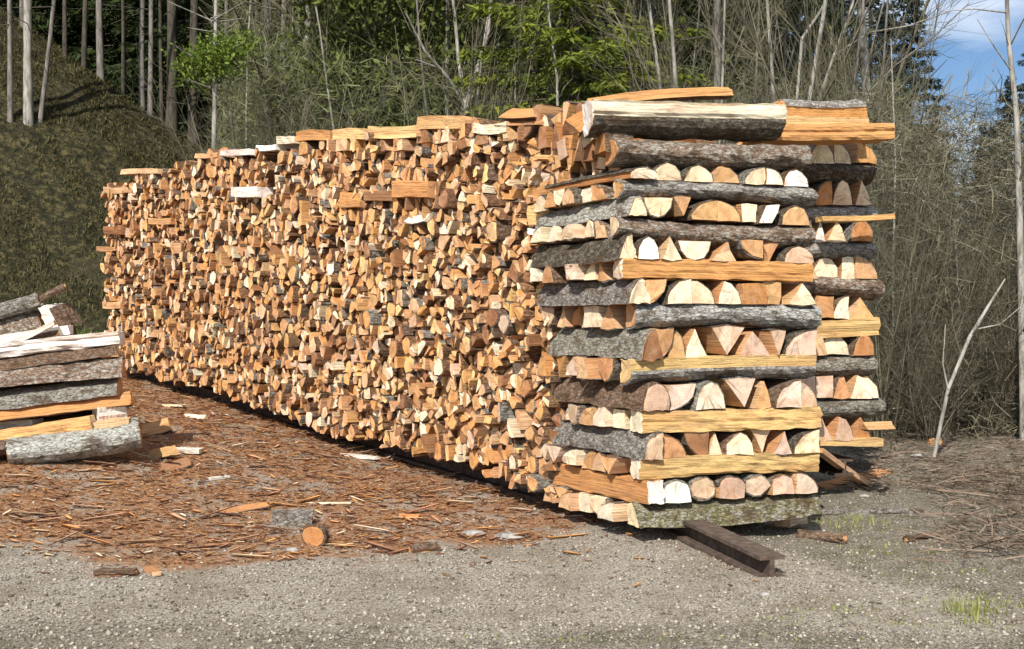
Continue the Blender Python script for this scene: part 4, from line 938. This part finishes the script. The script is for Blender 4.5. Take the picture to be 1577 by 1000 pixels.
custom_tree([[(1215, 300, 13, 5), (1235, 60, 13, 5), (1262, 20, 13, 4), (1300, -50, 13, 2)]], 'pale', 'twig', 'slim grey stem left of the slanting pale stem', seed=5)
custom_tree([[(1325, 280, 11.5, 5), (1330, 130, 11.5, 4), (1346, 60, 11.5, 3), (1372, -40, 11.5, 2)], [(1330, 150, 11.5, 3), (1380, 100, 11.4, 3), (1440, 55, 11.3, 2), (1492, 5, 11.2, 1.5)]], 'grey', 'twig', 'grey stem with a limb reaching towards the sky gap', seed=6)
custom_tree([[(1436, 684, 7.9, 6), (1460, 600, 7.9, 6), (1493, 520, 8.0, 6), (1528, 462, 8.1, 4.5), (1548, 430, 8.1, 2.5)], [(1460, 600, 7.9, 3), (1452, 560, 7.9, 2), (1456, 500, 8, 1.5)], [(1500, 508, 8, 3), (1540, 500, 8, 2), (1575, 470, 8, 1.5)]], 'pale', 'brown', 'pale bare stem leaning right at the edge of the brush', seed=7, kids=6, maxl=2, clen=.6)
custom_tree([[(1576, 640, 8.6, 12), (1572, 400, 8.6, 11), (1566, 180, 8.6, 9), (1553, 60, 8.6, 7), (1548, -60, 8.6, 5)], [(1558, 110, 8.6, 3), (1530, 70, 8.5, 2), (1505, 30, 8.5, 1)], [(1553, 20, 8.6, 3), (1500, 14, 8.5, 2), (1450, 18, 8.5, 1)]], 'pale', 'twig', 'slender pale tree standing at the right picture edge', seed=8, kids=3)
custom_tree([[(1377, 640, 9.2, 4), (1375, 450, 9.2, 3.5), (1379, 250, 9.2, 3), (1372, 60, 9.2, 2)]], 'pale', 'twig', 'thin straight pale sapling just right of the far crib', seed=9, kids=4)
custom_tree([[(1358, 500, 9.8, 3), (1364, 380, 9.8, 3), (1356, 200, 9.8, 2)]], 'grey', 'twig', 'very thin sapling touching the far crib edge', seed=10, kids=4)
custom_tree([[(1475, 660, 9, 3), (1478, 480, 9, 3), (1470, 340, 9, 2.5), (1430, 310, 9, 2), (1385, 235, 9, 1.5)]], 'grey', 'brown', 'crooked sapling bending left in the brush on the right', seed=12, kids=4)
custom_tree([[(860, 230, 12.5, 5), (858, 120, 12.5, 4), (846, 30, 12.5, 3), (842, -50, 12.5, 2)]], 'pale', 'twig', 'thin white sapling before the light green conifer', seed=13, kids=3)
custom_tree([[(976, 260, 13.5, 6), (974, 100, 13.5, 5), (978, -50, 13.5, 4)]], 'grey', 'twig', 'grey sapling right of the light green conifer', seed=14, kids=5)
custom_tree([[(1160, 240, 13.5, 5), (1165, 100, 13.5, 4), (1172, -50, 13.5, 3)]], 'grey', 'twig', 'grey sapling right of the thick grey trunk', seed=15, kids=6)
# young green tree on the left
p = stand(325, 12.6); o = empty('young_leafy_tree', p); S = []
zt = zat(0, 12.6) - p.z
for k in range(8): S.append((.0 + .01 * k, 0, zt * 1.5 * k / 8 - .05, .01 * (k + 1), 0, zt * 1.5 * (k + 1) / 8, .036 - .003 * k, .033 - .003 * k))
zc = zat(92, 12.6) - p.z
rq = random.Random(4)
for k in range(34):
    z = zc + rq.uniform(-.35, .5) + (1.1 if k > 24 else 0); a = rq.uniform(0, 6.28); L_ = rq.uniform(.2, .5); S.append((0, 0, z, math.cos(a) * L_, math.sin(a) * L_, z + rq.uniform(-.1, .2), .008, .003))
put('trunk', tubes('trunk', S, BARKS['pale'], 6), o)
put('crown', leaf_cloud(NR, [(((0.02, 0, zc), .40, .35, .32), .55), (((-.18, 0, zc - .08), .35, .3, .25), .15), (((.3, .0, zc + .15), .35, .3, .22), .15), (((.25, 0, zc + 1.0), .5, .4, .22), .25)], 4600, .021, ((.06, .10, .014), (.21, .28, .045))), o)
tag(o, 'young tree with bright green leaves in front of the dark slope', 'tree')

rb = random.Random(9)
ci = 0
GC = 'dark conifers closing the forest behind'
# dense dark conifers left and centre, fewer toward the sky gap
spots = []
for row, (Y, step, x0, x1) in enumerate([(21, 120, 380, 1120), (27, 85, -80, 1150), (32, 75, -60, 1190), (39, 62, -60, 1230)]):
    px = x0
    while px < x1: spots.append((px + rb.uniform(-25, 25), Y + rb.uniform(-1.5, 1.5))); px += step * rb.uniform(.75, 1.2)
for px, Y in spots:
    pr = CON[rb.randint(0, 2)]; s = rb.uniform(.95, 1.25) * (1.0 if px < 1000 else .9)
    place('conifer_tree', pr, stand(px, Y), rb.uniform(0, 6.28), s, ('dark conifer in the front rank ' if Y < 24 else 'dark conifer in the middle rank ' if Y < 30 else 'dark conifer in the far rank ') + where(px), 'tree', 'dark conifers ' + where(px))
    ci += 1
GL = 'light green conifers behind the stack'
for px, Y, s, lab in [(885, 13.2, .72, 'light yellow-green conifer behind the top of the near crib'), (815, 17, .85, 'light green conifer left of the brightest yellow-green one'), (945, 16.5, .7, 'light green conifer right of the brightest yellow-green one'), (740, 19, .95, 'light green conifer behind the forked pale tree'), (1130, 18, .42, 'low green conifer behind the crib top beside the thick grey trunk'), (540, 19, .9, 'green conifer behind the left half of the stack')]:
    place('conifer_tree', CLIGHT, stand(px, Y), rb.uniform(0, 6), s, lab, 'tree', GL)
for px, Y, s, lab in [(1530, 34, .5, 'small bluish conifer before the others in the sky gap'), (1436, 40, .6, 'narrow bluish conifer in the left of the sky gap'), (1392, 36, .95, 'tall bluish conifer at the left edge of the sky gap'), (1515, 42, .56, 'lower bluish conifer in the middle of the sky gap'), (1556, 46, .72, 'bluish conifer at the right picture edge beside the slender pale tree'), (1455, 50, .46, 'low bluish conifer at the foot of the sky gap'), (1340, 32, .95, 'bluish-green conifer left of the sky gap'), (1270, 30, .9, 'bluish-green conifer behind the right end of the top logs'), (1620, 40, 1.0, 'bluish conifer cut by the right picture edge'), (1484, 56, .42, 'small far conifer at the bottom of the sky gap')]:
    place('conifer_tree', CBLUE, stand(px, Y), rb.uniform(0, 6), s, lab, 'tree', 'bluish conifers round the sky gap')
# bare saplings and shrubs
for i in range(50):
    px = rb.uniform(380, 1350) if i < 44 else rb.uniform(1360, 1600); Y = rb.uniform(12.4, 17) if px < 1000 else rb.uniform(9.6, 15)
    if px > 1355: s = rb.uniform(.35, .5)
    else: s = rb.uniform(.75, 1.2)
    side = 'behind the right-hand cribs' if px > 1000 else 'behind the middle of the stack' if px > 650 else 'behind the left half of the stack'
    place('bare_sapling', SAP[i % 3], stand(px, Y), rb.uniform(0, 6.28), s, f'{["thin grey", "slender pale", "small brownish"][i % 3]} bare sapling in the tangle {where(px)}', 'tree', f'bare saplings {where(px)}')
for i in range(9):
    px = [470, 560, 600, 680, 800, 1030, 1190, 1290, 1350][i]; Y = rb.uniform(15, 19)
    place('bare_tree', TRE[i % 2], stand(px, Y), rb.uniform(0, 6.28), rb.uniform(.8, 1.05), 'taller leafless tree standing among saplings ' + where(px), 'tree', 'taller leafless trees among the saplings')
for i in range(72):
    px = rb.uniform(1335, 1640) if i < 50 else rb.uniform(330, 1400)
    Y = rb.uniform(8.5, 11.5) if i < 50 else rb.uniform(11, 15)
    k = rb.choice([0, 1, 1] + ([2] if px < 1400 else [])) if px > 1335 else rb.choice([0, 2, 2])
    s = rb.uniform(.5, .85) if Y < 9.2 else rb.uniform(.8, 1.2)
    if px > 1400: s = rb.uniform(.5, .8)
    kind = ['pale-twigged', 'brown-twigged', 'tall many-stemmed'][k]
    side = 'in the thicket right of the far crib' if px > 1335 else 'in the brush behind the stack'
    if px < 640: Y = max(Y, 12.6)
    place('bare_shrub', SHR[k], stand(px, Y), rb.uniform(0, 6.28), s, f'leafless {kind} shrub {"near the front" if Y < 9.6 else "further back"} {where(px)}', 'shrub', f'{kind} shrubs {where(px)}')

LFY = []
for sd, h in ((41, 7.5), (42, 6)):
    t_, c_ = bare_proto(sd, h, .04, (0, 0), 7, 2, 1, .65, 'grey', 'twig', .42)
    lr = np.random.RandomState(sd); lob = [((lr.uniform(-1, 1), lr.uniform(-1, 1), h * lr.uniform(.25, 1)), lr.uniform(.5, 1.1), lr.uniform(.5, 1.1), lr.uniform(.4, .9)) for _ in range(11)]
    LFY.append((t_, c_, leaf_cloud(lr, [(l, 1 / 11) for l in lob], 9000, .045, ((.05, .07, .018), (.17, .20, .05)))))
for i, px in enumerate([500, 610, 680, 790, 850, 920, 1000, 1150, 1240]):
    Y = rb.uniform(13.8, 18) if px < 1150 else rb.uniform(15, 19)
    place('leafy_tree', LFY[i % 2], stand(px, Y), rb.uniform(0, 6.28), rb.uniform(.75, 1.05), 'young tree in sparse fresh green leaf ' + where(px), 'tree', 'fresh green young trees among the saplings')
re = random.Random(77)
for i in range(30):
    px = re.uniform(1640, 2500); Y = re.uniform(8.6, 11.5)
    place('bare_shrub', SHR[i % 3], stand(px, Y), re.uniform(0, 6.28), re.uniform(.5, .85), 'leafless shrub of the thicket going on past the right picture edge', 'shrub', 'shrubs past the right picture edge')
for i in range(12):
    place('conifer_tree', CON[i % 3], stand(re.uniform(1900, 2900), re.uniform(24, 40)), re.uniform(0, 6.28), re.uniform(.9, 1.2), 'dark conifer of the forest going on past the right picture edge', 'tree', 'conifers past the right picture edge')
# thicket of fine dead twigs (uncountable)
def twig_mass(name, n, xr, yr, hr, seed, label, cols, lenr=(.15, .6), w_=.0022, flat=.6, pxlim=None):
    r = np.random.RandomState(seed); P = []
    while len(P) < n:
        y = r.uniform(*yr); x = (r.uniform(*xr) - CX) / F * y; P.append((x, y, ground_z(x, y) + hr * r.rand() ** 1.6))
    P = np.array(P); d = r.randn(n, 3); d[:, 2] = np.abs(d[:, 2]) * flat; d /= np.linalg.norm(d, axis=1, keepdims=True); ln = r.uniform(*lenr, (n, 1))
    m = P + d * ln * .5 + r.randn(n, 3) * .04 * ln; q = P + d * ln + r.randn(n, 3) * .12 * ln
    sd = np.cross(d, r.randn(n, 3)); sd /= np.linalg.norm(sd, axis=1, keepdims=True); sd *= w_ * (.5 + r.rand(n, 1))
    V = np.stack([P - sd, P + sd, m + sd * .8, m - sd * .8, q], 1).reshape(-1, 3); i = np.arange(n)[:, None] * 5
    f = np.concatenate([i + [0, 1, 2], i + [0, 2, 3], i + [3, 2, 4]], 0); t = r.rand(n, 1); T = np.array(cols[0]) * (1 - t) + np.array(cols[1]) * t; T = np.concatenate([T, T, T], 0)
    tag(put(name, np_mesh(name, V, f, TINT, T)), label, None, None, 'stuff')
twig_mass('thicket', 125000, (1320, 2500), (8.6, 13), 2.6, 1, 'tangle of fine dead twigs right of the cribs', ((.015, .017, .01), (.25, .225, .15)), (.06, .34), .0026, .8)  # near-black end of the colour range paints deep shadow between the twigs
twig_mass('thicket', 120000, (330, 1400), (12.8, 18), 3.4, 2, 'tangle of fine grey-green twigs behind the stack', ((.04, .055, .02), (.27, .28, .14)), (.08, .4), .0026, .9)
twig_mass('dead_branches', 2600, (1440, 2050), (4.9, 7.4), .05, 3, 'brown dead branches heaped at the right edge', ((.06, .045, .03), (.26, .19, .14)), (.05, .3), .003, .12)
twig_mass('leaf_litter', 11000, (1300, 2300), (6.6, 9.8), .04, 4, 'brown twigs and leaf litter on the soil', ((.05, .035, .025), (.25, .19, .14)), (.03, .15), .003, .1)

# sky dome is the world itself; a far wooded ridge closes the horizon
print('firewood things', THINGS[0], 'objects', len(bpy.data.objects))
